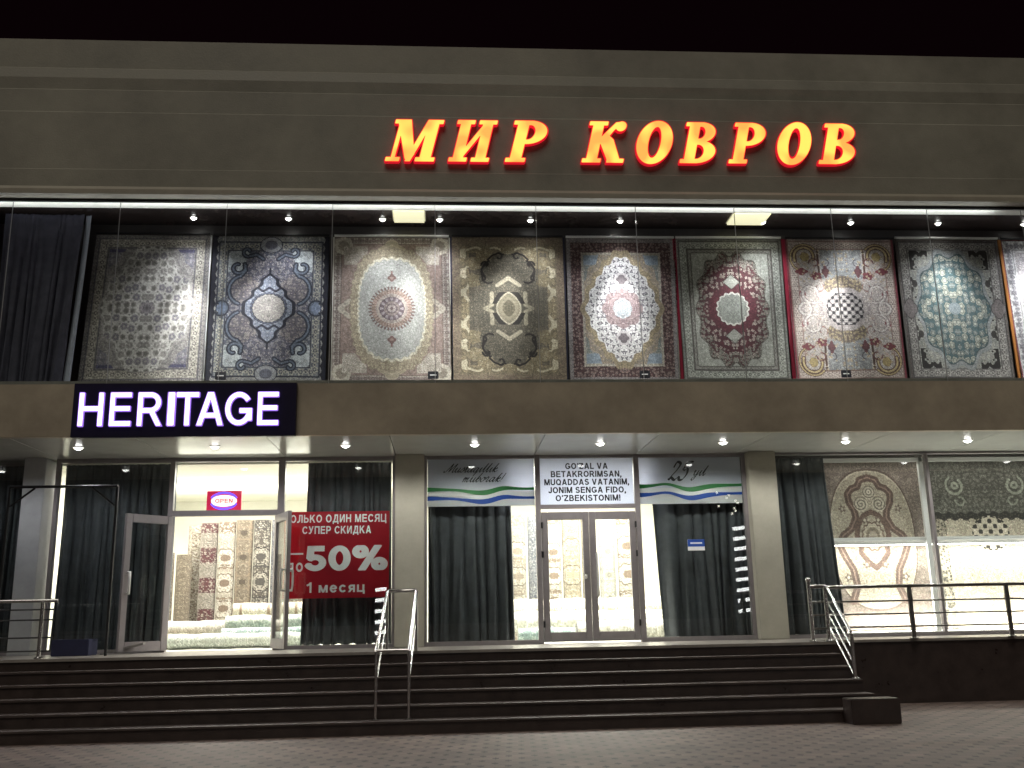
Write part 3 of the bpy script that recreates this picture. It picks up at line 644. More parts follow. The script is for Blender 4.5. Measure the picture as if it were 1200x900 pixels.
def rug_teal(n,m):   # grey rug with teal field crowded with round flowers
    r=Rug(n,m,H,'6f6a6a')
    r.put(r.e<.05,'5f5450');r.flowers(r.e>.03,15,4,'8d8884','56504e','625c5c')
    r.band(.05,.22,'7a7674','a29e98','5c5654',5,line='4c4646')
    f=r.e>.22
    r.put(f,'8c8e88');r.flowers(f,12,6,'aaa89c','5c5a56','6c6a66')
    ck=f&(r.x>.40)&(r.y>.74)&(abs(r.e-.29)<.07*abs(np.cos(r.x*14))+.03)&(r.e<.33+.04*np.cos(r.x*40)*np.cos(r.y*40));r.put(ck,'241e1c')
    ck=f&(abs(r.x-.74-.03*np.cos(r.y*20))<.05)&(r.y<.6)&(r.y>.2);r.put(ck&(vnoise(r.x*14,r.y*14,3)>.45),'35302e')
    s=((r.x/.66)**2.+(r.y/1.0)**2.)**.5/(1+.06*np.cos(np.arctan2(r.y,r.x/.66)*10))
    r.put(s<1.12,'858a8c');r.put((s<1.03),'3d5258')
    r.put((s<1.0),'3a5a60')
    d,d2,a,i=worley(r.x*8.6+.3,r.y*7.4+.4,6,.5);on=s<1.0
    R=.43*(.72+.45*i)*(1+.08*np.cos(5*a));
    r.put(on&(d<R*1.08),'4d5a58');r.put(on&(d<R),'7d8684');r.put(on&(d<R)&(i>.6),'969888');r.put(on&(abs(d-R*.62)<.05),'5c6664');r.put(on&(d<R*.4)&(i>.4),'a3a598')
    r.put(lobes(r,0,0,.12,.11,8,.03)<1,'76848c')
    q=lobes(r,.86,0,.12,.16,4,.1);r.put(q<1.1,'423c3c');r.put(q<1,'7a6f70')
    return r
def rug_pale(n,m):
    r=Rug(n,m,H,'b5b3b6')
    r.band(.02,.2,'b9b8bc','85828c','6a6670',5,line='8c8a90')
    f=r.e>.24
    r.put(f,'8f8a90');r.flowers(f,14,3,'b4aeb0','7c7078','867e86');r.put(r.e<.02,'8a3040')
    return r
def rug_arch(n,m):   # brown rug with arched niche and serpentine brown ribbon
    r=Rug(n,m,1.46,'74645a');V=r.V
    r.flowers(r.e>0,17,3,'8c7c70','5c4c42','66564c');r.band(.02,.12,'6e5e54','8c7a6c','564842',12)
    s=((r.x/.72)**2.4+(abs(V+.1)/1.16)**2.4)**(1/2.4);f=s<1
    r.put(s<1.05,'5e4a40');r.put(s<1.02,'b3a68e');r.put(f,'a0947e');r.flowers(f,10,4,'b0a48c','847660','8a7c66',.6,x=r.x,y=V)
    r.flowers(f,20,44,'b5a992','7c6e5a',None,.5)
    out=[(0,-1.16),(.14,-1.12),(.20,-1.0),(.30,-.97),(.38,-.88),(.37,-.74),(.29,-.60),(.27,-.46),(.36,-.28),(.52,-.16),(.60,.0),(.52,.2),(.40,.42),(.36,.7),(.46,.95)]
    inn=[(0,-.56),(.13,-.50),(.24,-.34),(.28,-.16),(.22,0),(.24,.14),(.12,.3),(0,.40)]
    ins=r.stroke(out,.062,'5f463c',yy=V);r.stroke(out,.012,'86695a',yy=V)
    r.stroke(inn,.045,'64493e',yy=V)
    for cx,cy,R in ((.16,-.70,.13),(0,-.90,.12),(.30,-.0,.0)):
        if R:
            d=np.hypot(r.x-cx,V-cy)/R;a=np.arctan2(V-cy,r.x-cx);r.put(d<1,'b6aa94');r.put((d<1)&(np.cos(d*15+a*1)>.25),'74685a')
    d=np.hypot(r.x/.17,(V+.14)/.22)/(1+.06*np.cos(np.arctan2(V+.14,r.x)*14));r.put(d<1.15,'6a5244');r.put(d<1,'aea18a');r.put(d<.72,'7c6c58');r.put(d<.45,'a19480')
    for cx,cy in ((.12,-.42),(.5,-.62),(.62,-.05),(.16,.34),(.5,.55)):
        d=np.hypot(r.x-cx,V-cy);a=np.arctan2(V-cy,r.x-cx);r.put(d<.055*(1+.3*np.cos(a*5)),'6a564a');r.put(d<.025,'b5a890')
    return r
def rug_dark(n,m):   # upper part dark olive with pale swirls, lower part pale with dark lattice medallion
    r=Rug(n,m,1.46,'4a473f');V=r.V
    r.flowers(r.e>0,15,5,'77776a','35322c','45433a');r.flowers(r.e>0,26,15,'6c6a5c','2e2b26',None,.5)
    r.stroke(spiral(.56,-1.0,.05,.05,0,6.3),.02,'8b917e',yy=V);r.stroke(spiral(.56,-1.0,.17,.13,-1,4),.022,'8b917e',yy=V);r.stroke(spiral(.48,-.74,.10,.05,0,5),.016,'7f8472',yy=V)
    lo=V>-.42
    r.put(lo,'a3977f');k=lo&(r.e>.1);r.flowers(k,11,9,'b8ac94','855f56','8b7d66',x=r.x,y=V);r.flowers(k,22,19,'c0b59c','6d7058',None,.5)
    r.flowers(lo&(r.x>.82),16,29,'4a4438','2b2722','5a5244')
    w=V+.46-.02*np.cos(r.U*30);r.put(abs(w)<.06,'24201b');r.flowers(abs(w)<.1,24,8,'55503f','221e1a',None,.5)
    o=np.hypot(r.U/.34,(V+.16)/.30);lt=np.cos(r.U*34)*np.cos(V*34)
    r.put(o<1,'b8ab94');r.put((o<.97)&(lt>.22),'2a2622');r.put((o<1.02)&(o>.92)&(np.cos(np.arctan2(V+.16,r.U)*18)>0),'2a2622')
    return r
RUGS=[rug_silver,rug_navy,rug_oval,rug_gold,rug_white,rug_red,rug_pink,rug_teal,rug_pale,rug_arch,rug_dark]
FL = .935          # terrace floor level
ZS = 4.04          # soffit level
# ================================================================ ground and street
g = MB(); g.add([(-300, -300, 0), (300, -300, 0), (300, 300, 0), (-300, 300, 0)], [(0, 1, 2, 3)])
tag(g.build("pavement", M['pavers']), kind='structure')

# ================================================================ the building
B = empty("shop_building", (0, 3, 0), "two storey carpet shop with grey brown cladding, glazed upper floor and columned recessed entrance", "building")
XL, XR = -14., 17.
MB().prism([(-2.115, 9.945), (-2.115, 10.445), (1, 10.445), (1, 9.945)], XL, XR).build("parapet", M['clad'], B)
MB().prism([(-2.215, 7.88), (-2.215, 8.165), (-2.20, 8.18), (-2.20, 9.13), (-2.175, 9.155), (-2.175, 9.53), (-2.15, 9.555), (-2.165, 9.75), (-2.145, 9.92), (-2.12, 9.944), (-1.9, 9.944), (-1.9, 7.88)], XL, XR).build("upper_fascia", M['clad'], B)
MB().prism([(-2.27, 7.74), (-2.27, 7.82), (-2.235, 7.877), (-1.9, 7.877), (-1.9, 7.74)], XL, XR).build("fascia_ledge", M['ledge'], B)
mf = MB().prism([(-2.2, ZS-.03), (-2.2, 4.785), (-1.0, 4.785), (-1.0, 4.5), (-2.1, 4.5), (-2.1, ZS-.03)], XL, XR).build("middle_fascia", M['cladmid'], B)
# soffit of separate glossy panels with fine shadow gaps
sf = MB(); xs = [-14, -10.2, -6.32, -4.55, -2.65, -.83, 1.5, 3.25, 4.98, 6.9, 8.7, 10.5, 13, 17]
for a, b in zip(xs[:-1], xs[1:]): sf.box(a+.006, b-.006, -2.095, .3, ZS, ZS+.05)
sf.build("soffit", M['soffit'], B)
MB().box(XL, XR, -2.09, .3, ZS+.06, ZS+.09).build("soffit_backing", M['darkwall'], B)
for x0, x1 in ((-.83, -.355), (5.125, 5.60)):
    MB().box(x0, x1, -.24, .25, FL, ZS-.002, .012).build("column", M['stone'], B)
MB().box(-6.80, -6.46, -.22, .3, FL, ZS-.002, .01).build("wall_pier", M['stonegrey'], B)
# floors, ceilings, inner walls
MB().box(XL, XR, -2.0, 9, 4.80, 4.88).build("upper_floor_slab", M['concrete'], B)
MB().box(XL, XR, -2.03, -1.83, 7.70, 7.86).build("ceiling_edge_strip", M['white'], B)
MB().box(XL, XR, -1.825, -1.02, 7.725, 7.86).build("upper_ceiling", M['darkceil'], B)
MB().box(XL, XR, -1.10, -1.0, 4.89, 7.72).build("display_wall", M['darkwall'], B)
for y0, y1, z0, z1 in ((-1.0, 9.3, 7.9, 7.98),): MB().box(XL, XR, y0, y1, z0, z1).build("roof_slab", M['concrete'], B)
MB().box(-6.46, 5.30, .06, 7.0, FL-.1, FL+.004).build("shop_floor", M['shopfloor'], B)
MB().box(-6.46, 5.40, .302, 7.0, 3.98, 4.2).build("shop_ceiling", M['cream'], B)
MB().box(-6.46, 5.40, 5.6, 5.75, FL, 3.98).build("back_wall", M['cream'], B)
MB().box(5.30, 5.42, .06, 5.6, FL, 3.98).build("partition_wall", M['cream'], B)
MB().box(-6.60, -6.462, .302, 5.6, FL, 3.98).build("side_wall", M['cream'], B)
MB().box(5.43, XR, 1.05, 1.15, FL, 4.0).build("window_back_wall", M['cream'], B)
MB().box(5.43, XR, .302, 1.05, 4.0, 4.1).build("window_ceiling", M['darkwall'], B)
MB().box(5.43, XR, .06, 1.05, FL-.1, FL+.03).build("window_floor", M['white'], B)
MB().box(XL, -6.81, .8, .9, FL, 4.0).build("window_back_wall", M['darkwall'], B)

# upper glazing: frameless panes with slim joints
ug = MB(); joints = [-14, -11.4, -8.2, -6.57, -4.97, -3.36, -1.74, -.15, 1.44, 3.03, 4.63, 6.22, 7.82, 9.41, 11.0, 12.6, 17]
ug.box(XL, XR, -2.08, -2.03, 4.787, 4.81); ug.box(XL, XR, -2.08, -2.035, 7.70, 7.738)
UG = ug.build("upper_window", M['darkm'], B)
for a, b in zip(joints[:-1], joints[1:]):
    MB().box(a+.007, b-.007, -2.06, -2.05, 4.811, 7.699).build("glass_pane", M['glass'], UG)
M['silicone'] = mat("silicone", (.34, .35, .36), .35)
for a in joints[1:-1]: MB().box(a-.0045, a+.0045, -2.058, -2.048, 4.812, 7.698).build("pane_joint", M['silicone'], UG)

# shop fronts --------------------------------------------------------------
def front(verts, bars, panes, fm, sill=None):
    f = MB()
    for x, z0, z1, w in verts: f.box(x-w/2, x+w/2, -.05, .05, z0, z1)
    for x0, x1, z0, z1 in bars: f.box(x0, x1, -.047, .047, z0, z1)
    F = f.build("shop_front", fm, B)
    for x0, x1, z0, z1 in panes: MB().box(x0, x1, -.006, .004, z0, z1).build("glass_pane", M['glass'], F)
    return F
top = ZS-.004
front([(-6.33, FL, top, .06), (-4.49, FL, top, .08), (-2.71, FL, top, .11), (-.85, FL, top, .07)],
      [(-6.30, -4.53, top-.06, top-.002), (-4.45, -2.766, top-.06, top-.002), (-2.655, -.885, top-.06, top-.002), (-6.30, -4.53, FL, FL+.06), (-2.66, -.885, FL, FL+.06), (-4.45, -2.766, 3.08, 3.17)],
      [(-6.30, -4.53, FL+.06, top-.06), (-2.66, -.885, FL+.06, top-.06), (-4.45, -2.766, 3.17, top-.06)], M['frame'])
front([(-.34, FL, top, .06), (1.545, FL, top, .085), (3.235, FL, top, .085), (5.10, FL, top, .07)],
      [(-.31, 1.50, top-.05, top-.002), (1.59, 3.19, top-.05, top-.002), (3.28, 5.065, top-.05, top-.002), (-.31, 1.50, FL, FL+.07), (3.28, 5.065, FL, FL+.07), (1.59, 3.19, 3.125, 3.195)],
      [(-.31, 1.50, FL+.07, top-.05), (3.28, 5.065, FL+.07, top-.05), (1.59, 3.19, 3.195, top-.05)], M['frame'])
front([(5.62, FL, top, .06), (8.345, FL, top, .05), (11.1, FL, top, .06), (13.9, FL, top, .06)],
      [(5.65, 8.32, FL, FL+.06), (8.37, 11.07, FL, FL+.06), (11.13, 13.87, FL, FL+.06), (5.65, 8.32, top-.03, top-.002), (8.37, 11.07, top-.03, top-.002), (11.13, 13.87, top-.03, top-.002)],
      [(5.65, 8.32, FL+.06, top-.03), (8.37, 11.07, FL+.06, top-.03), (11.13, 13.87, FL+.06, top-.03)], M['frame'])
front([(-6.84, FL, top, .05), (-9.9, FL, top, .06), (-13, FL, top, .06)], [(-9.87, -6.87, FL, FL+.06), (-12.97, -9.93, FL, FL+.06)],
      [(-9.87, -6.87, FL+.06, top-.01), (-12.97, -9.93, FL+.06, top-.01)], M['frame'])
wb = MB().box(8.36, 8.44, .30, .36, FL+.03, 3.99).box(6.3, 8.35, .31, .35, 2.535, 2.595).box(8.45, 14, .31, .35, 2.535, 2.595).box(5.5, 14, .30, .36, 3.92, 3.985)
wb.build("inner_window_frame", M['wframe'], B)

def door_leaf(x0, x1, y, ang, pivot, handle, hinge_at):
    z0, z1 = FL+.03, 3.07; st = .105; rl = .15
    d = MB()
    for a, b, c, e in ((x0, x0+st, z0, z1), (x1-st, x1, z0, z1), (x0+st+.001, x1-st-.001, z0, z0+rl), (x0+st+.001, x1-st-.001, z1-.13, z1)): d.box(a, b, y-.03, y+.03, c, e, .006)
    piv = (pivot, y)
    D = rotated(d, piv, ang).build("door", M['frame'], B)
    rotated(MB().box(x0+st+.002, x1-st-.002, y-.006, y+.004, z0+rl+.001, z1-.131), piv, ang).build("glass_pane", M['glass'], D)
    for sy in ((-1, 1) if handle[1] == 2 else (-1,)):
        h = MB(); yy = y+sy*.085; hx = handle[0]; L = handle[2]; zc = handle[3]
        h.tube([(hx, y+sy*.03, zc-L), (hx, yy, zc-L), (hx, yy+sy*.01, zc-L*.5), (hx, yy+sy*.01, zc+L*.5), (hx, yy, zc+L), (hx, y+sy*.03, zc+L)], .017, 8)
        rotated(h, piv, ang).build("handle", M['alu'], D)
    for z in (z0+.28, (z0+z1)/2+.35, z1-.22):
        rotated(MB().tube([(hinge_at, y-.042, z-.05), (hinge_at, y-.042, z+.05)], .016, 8), piv, ang).build("hinge", M['darkm'], D)
    rotated(MB().box((x0+x1)/2+(.26 if hinge_at < (x0+x1)/2 else -.30), (x0+x1)/2+(.30 if hinge_at < (x0+x1)/2 else -.26), y-.036, y-.030, (z0+z1)/2-.12, (z0+z1)/2-.06), piv, ang).build("lock", M['darkm'], D) if False else None
    return D
door_leaf(1.595, 2.388, -.01, 0, 1.595, (2.31, 2, .0001+.02, 2.0), 1.60)
door_leaf(2.396, 3.185, -.01, 0, 3.185, (2.50, 2, .34, 2.03), 3.18)
door_leaf(-4.44, -3.60, -.04, -math.radians(131), -4.44, (-3.68, 2, .16, 2.0), -4.44)
door_leaf(-3.60, -2.775, -.04, math.radians(114), -2.775, (-3.52, 2, .16, 2.0), -2.775)

# ================================================================ terrace and stairs
T = empty("terrace", (0, -1, 0), "raised dark granite terrace running along the shop front behind the steel railings", "terrace")
MB().box(XL, 5.58, -2.09, .06, .6, FL-.04).box(5.581, XR, -1.44, .06, .6, FL-.04).build("terrace_body", M['granite'], T)
MB().box(XL, 5.62, -2.12, .058, FL-.038, FL).box(5.622, XR, -1.48, .058, FL-.038, FL).build("floor_tiles", M['tile'], T)
MB().box(5.585, XR, -1.45, -1.2, 0, FL-.041).build("front_wall", M['granite'], T)
S = empty("staircase", (-2, -3, 0), "wide flight of six dark reddish granite steps leading up to the shop entrance", "stairs")
RH = FL/6; TD = .33
for k in range(1, 6):
    y0 = -2.1-TD*k; z1 = FL-RH*k
    st = MB().box(-12, 5.56, y0, y0+TD+.03, z1-RH if k < 5 else 0, z1-.03).build("step", M['granite'], S)
    MB().box(-12, 5.57, y0-.018, y0+TD-.002, z1-.029, z1, .006).build("tread", M['tread'], st)
MB().box(-12, 5.56, -2.1, -1.9, FL-RH, FL-.042).build("step", M['granite'], S)
MB().box(4.98, 5.60, -4.07, -3.775, 0, .30, .01).build("end_block", M['granite'], S)

# ================================================================ railings
def rail_thing(name, loc, label, cat='railing', group=None): return empty(name, loc, label, cat, group)
# looped double handrail in the middle of the flight
R1 = rail_thing("handrail", (-.7, -2.6, FL), "polished steel looped double handrail standing in the middle of the stairs")
zb = RH
for x in (-.83, -.42):
    MB().tube([(x, -2.16, FL), (x, -2.16, 1.70)], .019).build("post", M['steel'], R1)
    MB().tube([(x-.05, -3.55, zb), (x-.05, -3.55, .98)], .021).build("post", M['steel'], R1)
    MB().lathe((x-.05, -3.55, zb), [(0, 0), (.05, 0), (.05, .012), (.02, .02)]).build("foot_plate", M['steel'], R1)
    MB().tube([(x-.05, -3.55, .58), (x-.01, -2.4, 1.28)], .010).build("mid_bar", M['steel'], R1)
MB().tube([(-.88, -3.55, .98), (-.83, -2.18, 1.74), (-.81, -2.14, 1.765), (-.44, -2.14, 1.765), (-.42, -2.18, 1.74), (-.47, -3.55, .98)], .024).build("top_rail", M['steel'], R1)
MB().tube([(-.88, -3.55, .99), (-.47, -3.55, .99)], .020).build("cross_bar", M['steel'], R1)
# terrace railing to the right
R2 = rail_thing("terrace_railing", (7, -1.5, FL), "steel terrace railing with four horizontal bars in front of the bright rug window")
ZR = 1.72
def newel(x, y, z0, z1, parent, ball=False, r=.028, m='steel'):
    p = MB().tube([(x, y, z0), (x, y, z1)], r).lathe((x, y, z0), [(0, .001), (.06, .001), (.06, .014), (.03, .03)])
    P = p.build("post", M[m], parent)
    if ball: MB().ball((x, y, z1+.035), .042).build("ball_cap", M['steel'], P)
path = [(5.32, -2.03), (5.56, -2.03), (5.78, -1.52), (7.08, -1.52), (8.62, -1.52), (10.2, -1.52), (11.8, -1.52), (13.4, -1.52)]
newel(5.32, -2.03, FL, 1.78, R2, True); newel(5.56, -2.03, FL, ZR, R2)
for x, y in path[3:]: newel(x, y, FL, ZR-.02, R2, r=.036, m='steeldk')
MB().tube([(x, y, ZR) for x, y in path], .026).build("top_rail", M['steeldk'], R2)
for z in (1.50, 1.31, 1.12): MB().tube([(x, y, z) for x, y in path], .013).build("cross_bar", M['steeldk'], R2)
R3 = rail_thing("stair_railing", (5.6, -2.6, .5), "short steel stair railing with four sloping bars beside the granite end block")
newel(5.50, -3.0, RH*3, 1.06, R3)
for dz, r in ((0, .022), (-.22, .011), (-.40, .011), (-.58, .011)):
    MB().tube([(5.58, -2.06, ZR-.02+dz), (5.51, -2.96, 1.08+dz)], r).build("top_rail" if dz == 0 else "cross_bar", M['steel'], R3)
R4 = rail_thing("terrace_railing", (-7, -2, FL), "steel terrace railing with dark bars at the dim end by the grey pier")
for x in (-5.62, -7.2, -8.8): newel(x, -2.0, FL, 1.70, R4)
MB().tube([(-5.42, -2.0, ZR), (-12, -2.0, ZR)], .026).build("top_rail", M['steel'], R4)
for z in (1.60, 1.46, 1.22, 1.04): MB().tube([(-5.46, -2.0, z), (-12, -2.0, z)], .011).build("cross_bar", M['darkm'], R4)
# dark gantry frame standing on the terrace
G = empty("metal_frame", (-5.8, -1.2, FL), "thin black metal gantry frame with corner braces standing before the dark curtain", "frame")
for x in (-6.57, -4.98): MB().tube([(x, -1.2, FL), (x, -1.2, 3.42)], .022, 8).build("post", M['darkm'], G)
MB().tube([(-6.57, -1.2, 3.43), (-4.98, -1.2, 3.43)], .022, 8).build("beam", M['darkm'], G)
MB().tube([(-6.55, -1.2, 3.13), (-6.2, -1.2, 3.41)], .016, 8).build("brace", M['darkm'], G)
MB().tube([(-5.0, -1.2, 3.13), (-5.35, -1.2, 3.41)], .016, 8).build("brace", M['darkm'], G)
tag(MB().box(-5.84, -5.30, -1.0, -.60, FL, FL+.24, .01).build("storage_box", M['bluebox']), "low dark blue box on the terrace below the dim curtain", "box")
pk = MB().box(-5.25, -4.62, -.62, -.50, FL, FL+.03)
pk.v = [(x, y, z+max(0, (x+5.25))*.22) for x, y, z in pk.v]
tag(pk.build("plank", M['plank']), "grey plank lying at a slant behind the open door", "plank")

# ================================================================ signs
def glyphs():
    N = 84
    def grid(w): return np.meshgrid(np.linspace(-.14, w+.14, int((w+.28)*N)), np.linspace(-.12, 1.12, int(1.24*N)))
    G = {}
    def U(*a): return np.minimum.reduce(a)
    def stem(X, Y, x0, x1): return U(sd_box(X, Y, x0, x1, 0, 1), sd_box(X, Y, x0-.10, x1+.10, 0, .065), sd_box(X, Y, x0-.10, x1+.10, .935, 1))
    X, Y = grid(1.16)
    G['М'] = (X, Y, U(sd_poly(X, Y, [(.06, 1), (.36, 1), (.64, .16), (.56, 0), (.46, .06)]), sd_poly(X, Y, [(.48, .0), (.58, .0), (.90, 1), (.80, 1)]), sd_box(X, Y, .12, .185, 0, 1), sd_box(X, Y, 0, .31, 0, .065), sd_box(X, Y, 0, .30, .935, 1), sd_box(X, Y, .82, 1.06, 0, 1), sd_box(X, Y, .72, 1.16, 0, .065), sd_box(X, Y, .84, 1.16, .935, 1)))
    X, Y = grid(1.0)
    G['И'] = (X, Y, U(stem(X, Y, .10, .33), stem(X, Y, .67, .90), sd_poly(X, Y, [(.31, .10), (.31, .26), (.69, .90), (.69, .74)])))
    def bowl(X, Y, cy, rx, ry, ix, iy, cx=.38): return np.maximum(np.maximum(sd_ell(X, Y, cx, cy, rx, ry), -sd_ell(X, Y, cx+.01, cy, ix, iy)), .24-X)
    X, Y = grid(.80)
    G['Р'] = (X, Y, U(stem(X, Y, .10, .34), bowl(X, Y, .725, .42, .275, .165, .205)))
    X, Y = grid(.86)
    G['В'] = (X, Y, U(stem(X, Y, .10, .34), bowl(X, Y, .755, .38, .245, .145, .175), bowl(X, Y, .27, .46, .27, .19, .20)))
    X, Y = grid(1.0)
    G['К'] = (X, Y, U(stem(X, Y, .10, .34), sd_poly(X, Y, [(.30, .44), (.30, .54), (.66, .98), (.80, 1.0), (.62, .80), (.44, .50)]), sd_ell(X, Y, .80, .90, .115, .105), sd_poly(X, Y, [(.36, .50), (.52, .66), (.66, .55), (.90, .08), (.90, 0), (.66, 0)]), sd_box(X, Y, .62, 1.02, 0, .065)))
    X, Y = grid(.88)
    G['О'] = (X, Y, np.maximum(sd_ell(X, Y, .44, .5, .44, .525), -sd_ell(X, Y, .44, .5, .175, .43)))
    return G
GL = glyphs()
SG = empty("illuminated_sign", (2.9, -2.25, 8.3), "red rimmed glowing orange sign letters МИР КОВРОВ high on the fascia", "sign")
words = [('М', 450, 520), ('И', 522, 582), ('Р', 587, 640), ('К', 676, 733), ('О', 741, 787), ('В', 791, 839), ('Р', 849, 899), ('О', 909, 953), ('В', 957, 1007)]
def sx(x): return -.94+(x-450)*.013663
for ch, a, b in words:
    X, Y, F = GL[ch]; lp = contour(F, X[0], Y[:, 0], .038); lf = contour(F, X[0], Y[:, 0], .014)
    sh = .26; pts = [(x+sh*y, y) for l in lp for x, y in l]; xa, xb = min(p[0] for p in pts), max(p[0] for p in pts)
    zb0 = 8.335+(a-450)*.00007
    def place(x, y, d, xa=xa, xb=xb, a=a, b=b, yb=-2.225, zb0=zb0): return (sx(a)+(x-xa)/(xb-xa)*(sx(b)-sx(a)), yb-d, zb0+y*.69)
    L = curve_mesh("letter", [[(x+sh*y, y) for x, y in l] for l in lp], .06, M['redrim'], SG, place)
    def placef(x, y, d, p=place): q = p(x, y, d); return (q[0], q[1]-.058, q[2])
    curve_mesh("letter_face", [[(x+sh*y, y) for x, y in l] for l in lf], .012, M['letter'], L, placef)
HS = empty("illuminated_signboard", (-3.75, -2.3, 4.0), "dark signboard with glowing white violet letters HERITAGE on the lower fascia", "sign")
MB().box(-5.34, -2.17, -2.29, -2.202, 3.985, 4.775, .006).build("panel", M['navy'], HS)
hx = [(-5.235, -4.905), (-4.80, -4.51), (-4.41, -4.07), (-3.985, -3.90), (-3.87, -3.56), (-3.58, -3.20), (-3.17, -2.80), (-2.71, -2.42)]
for ch, (a, b) in zip("HERITAGE", hx):
    h = sans_text("letter", ch, a, b, 4.145, 4.625, -2.292, M['halo'], HS, .03, .062, .026, res=60)
    sans_text("letter_face", ch, a, b, 4.145, 4.625, -2.3225, M['violet'], h, .004, .062, 0, res=60)
# sale banner hung inside the glass of the left shop front
RB = empty("sale_banner", (-1.8, .05, 2), "red sale banner with white lettering and -50% behind the open glass door", "banner")
MB().box(-2.665, -.935, .046, .056, 1.73, 3.135).build("panel", M['red'], RB)
yb = .045
sans_text("lettering", "ТОЛЬКО ОДИН МЕСЯЦ", -2.655, -.985, 2.955, 3.085, yb, M['paper'], RB, .002, .085)
sans_text("lettering", "СУПЕР СКИДКА", -2.36, -1.235, 2.77, 2.895, yb, M['paper'], RB, .002, .085)
sans_text("lettering", "50%", -2.31, -.965, 2.165, 2.575, yb, M['paper'], RB, .002, .112, gap=.06, res=60)
MB().box(-2.60, -2.335, yb-.002, yb, 2.435, 2.462).build("lettering", M['paper'], RB)
sans_text("lettering", "до", -2.60, -2.335, 2.16, 2.36, yb, M['paper'], RB, .002, .08)
sans_text("lettering", "1 месяц", -2.27, -1.325, 1.82, 1.985, yb, M['paper'], RB, .002, .085)
# independence day prints in the centre
def ribbon(parent, x0, x1, zc, th, m, flip, y, amp=.085):
    n = 40; v = []; f = []
    for i in range(n+1):
        u = i/n; x = x0+(x1-x0)*u
        w = math.exp(-((u-.70)/.12)**2)*.45-math.exp(-((u-.52)/.2)**2)*.75 if not flip else math.exp(-((u-.28)/.14)**2)*.55-math.exp(-((u-.48)/.16)**2)*.75+.35*max(0, u-.6)
        z = zc+amp*w; t = th*(.75+.25*math.cos(u*9+1))
        for yy in (y, y+.002): v += [(x, yy, z-t/2), (x, yy, z+t/2)]
    for i in range(n):
        a = 4*i; b = a+4; f += [(a, b, b+1, a+1), (a+2, a+3, b+3, b+2), (a, a+2, b+2, b), (a+1, b+1, b+3, a+3)]
    MB().add(v, f).build("ribbon", m, parent)
LET = {
 'M': (1.25, [[(-.25, .3), (-.2, .02), (.0, .1), (.22, .9), (.42, 1.9), (.47, 1.0), (.47, .1)], [(.47, .1), (.75, 1.1), (1.02, 1.9), (.98, .9), (1.0, .15), (1.12, 0), (1.3, .4)]]),
 'u': (.85, [[(0, .6), (.15, 1), (.13, .3), (.26, 0), (.45, .2), (.58, 1)], [(.58, 1), (.56, .2), (.68, 0), (.86, .4)]]),
 's': (.55, [[(0, .35), (.3, 1.05), (.42, .45), (.28, .02), (.05, .1)], [(.28, .02), (.55, .4)]]),
 't': (.5, [[(0, .4), (.22, 1.6), (.2, .2), (.32, 0), (.5, .4)], [(.05, 1.05), (.4, 1.1)]]),
 'a': (.85, [[(.55, .85), (.3, 1), (.08, .6), (.12, .1), (.33, .05), (.55, .9)], [(.57, .95), (.55, .2), (.66, 0), (.86, .4)]]),
 'q': (.8, [[(.55, .85), (.3, 1), (.08, .6), (.12, .1), (.33, .05), (.55, .9)], [(.57, .95), (.52, 0), (.46, -.9)], [(.46, -.5), (.82, .4)]]),
 'i': (.48, [[(0, .4), (.2, 1), (.18, .2), (.3, 0), (.48, .4)], [(.24, 1.42), (.27, 1.46)]]),
 'l': (.5, [[(0, .4), (.26, 1.9), (.2, 1.0), (.2, .2), (.32, 0), (.5, .4)]]),
 'k': (.75, [[(0, .4), (.27, 1.9), (.2, 1), (.16, 0)], [(.17, .45), (.45, .98), (.48, .7), (.22, .5), (.5, .02), (.75, .4)]]),
 'm': (1.0, [[(0, .6), (.12, 1), (.1, 0)], [(.1, .4), (.34, 1.0), (.36, 0)], [(.36, .4), (.62, 1.0), (.62, .2), (.76, 0), (1.0, .4)]]),
 'b': (.65, [[(0, .4), (.26, 1.9), (.17, 1), (.14, .15), (.35, 0), (.52, .5), (.4, .95), (.2, .6)]]),
 'o': (.65, [[(.3, 1), (.05, .6), (.15, .05), (.4, .1), (.5, .7), (.3, 1), (.65, .85)]]),
 'r': (.65, [[(0, .5), (.15, 1.1), (.33, .9), (.3, .2), (.42, 0), (.65, .4)]]),
 '!': (.4, [[(.1, 1.9), (.06, .5)], [(.04, .05), (.06, .1)]]),
 'y': (.8, [[(0, .7), (.12, 1), (.13, .3), (.28, .05), (.5, .4), (.58, 1)], [(.58, 1), (.5, -.5), (.3, -.95), (.15, -.6), (.8, .4)]]),
 '2': (1.0, [[(.05, 1.4), (.2, 1.95), (.62, 1.8), (.55, 1.2), (.15, .4), (0, .05), (.25, .2), (.6, 0), (.95, .3)]]),
 '5': (.9, [[(.9, 2.0), (.35, 1.9), (.25, 1.15), (.6, 1.2), (.75, .65), (.5, .05), (.15, 0), (.02, .3)]]), ' ': (.5, [])}
def script(word, x0, x1, z0, zx, y, parent, wmin=.035, wmax=.13):
    """slanted pen lettering from baseline z0 with small letters zx high"""
    st = []; x = 0
    for ch in word:
        w, ss = LET[ch]; st += [[(px+x+.45*py, py) for px, py in s] for s in ss]; x += w
    P = np.array([p for s in st for p in s]); a, b = P[:, 0].min(), P[:, 0].max()
    xs = np.linspace(a-.2, b+.2, int((b-a+.4)*26)); ys = np.linspace(P[:, 1].min()-.2, P[:, 1].max()+.2, 76)
    X, Y = np.meshgrid(xs, ys); F = pen(X, Y, st, wmin, wmax)
    k = (x1-x0)/(b-a)
    curve_mesh("lettering", contour(F, xs, ys), .002, M['ink'], parent, lambda px, py, d: (x0+(px-a)*k, y-d, z0+py*zx))
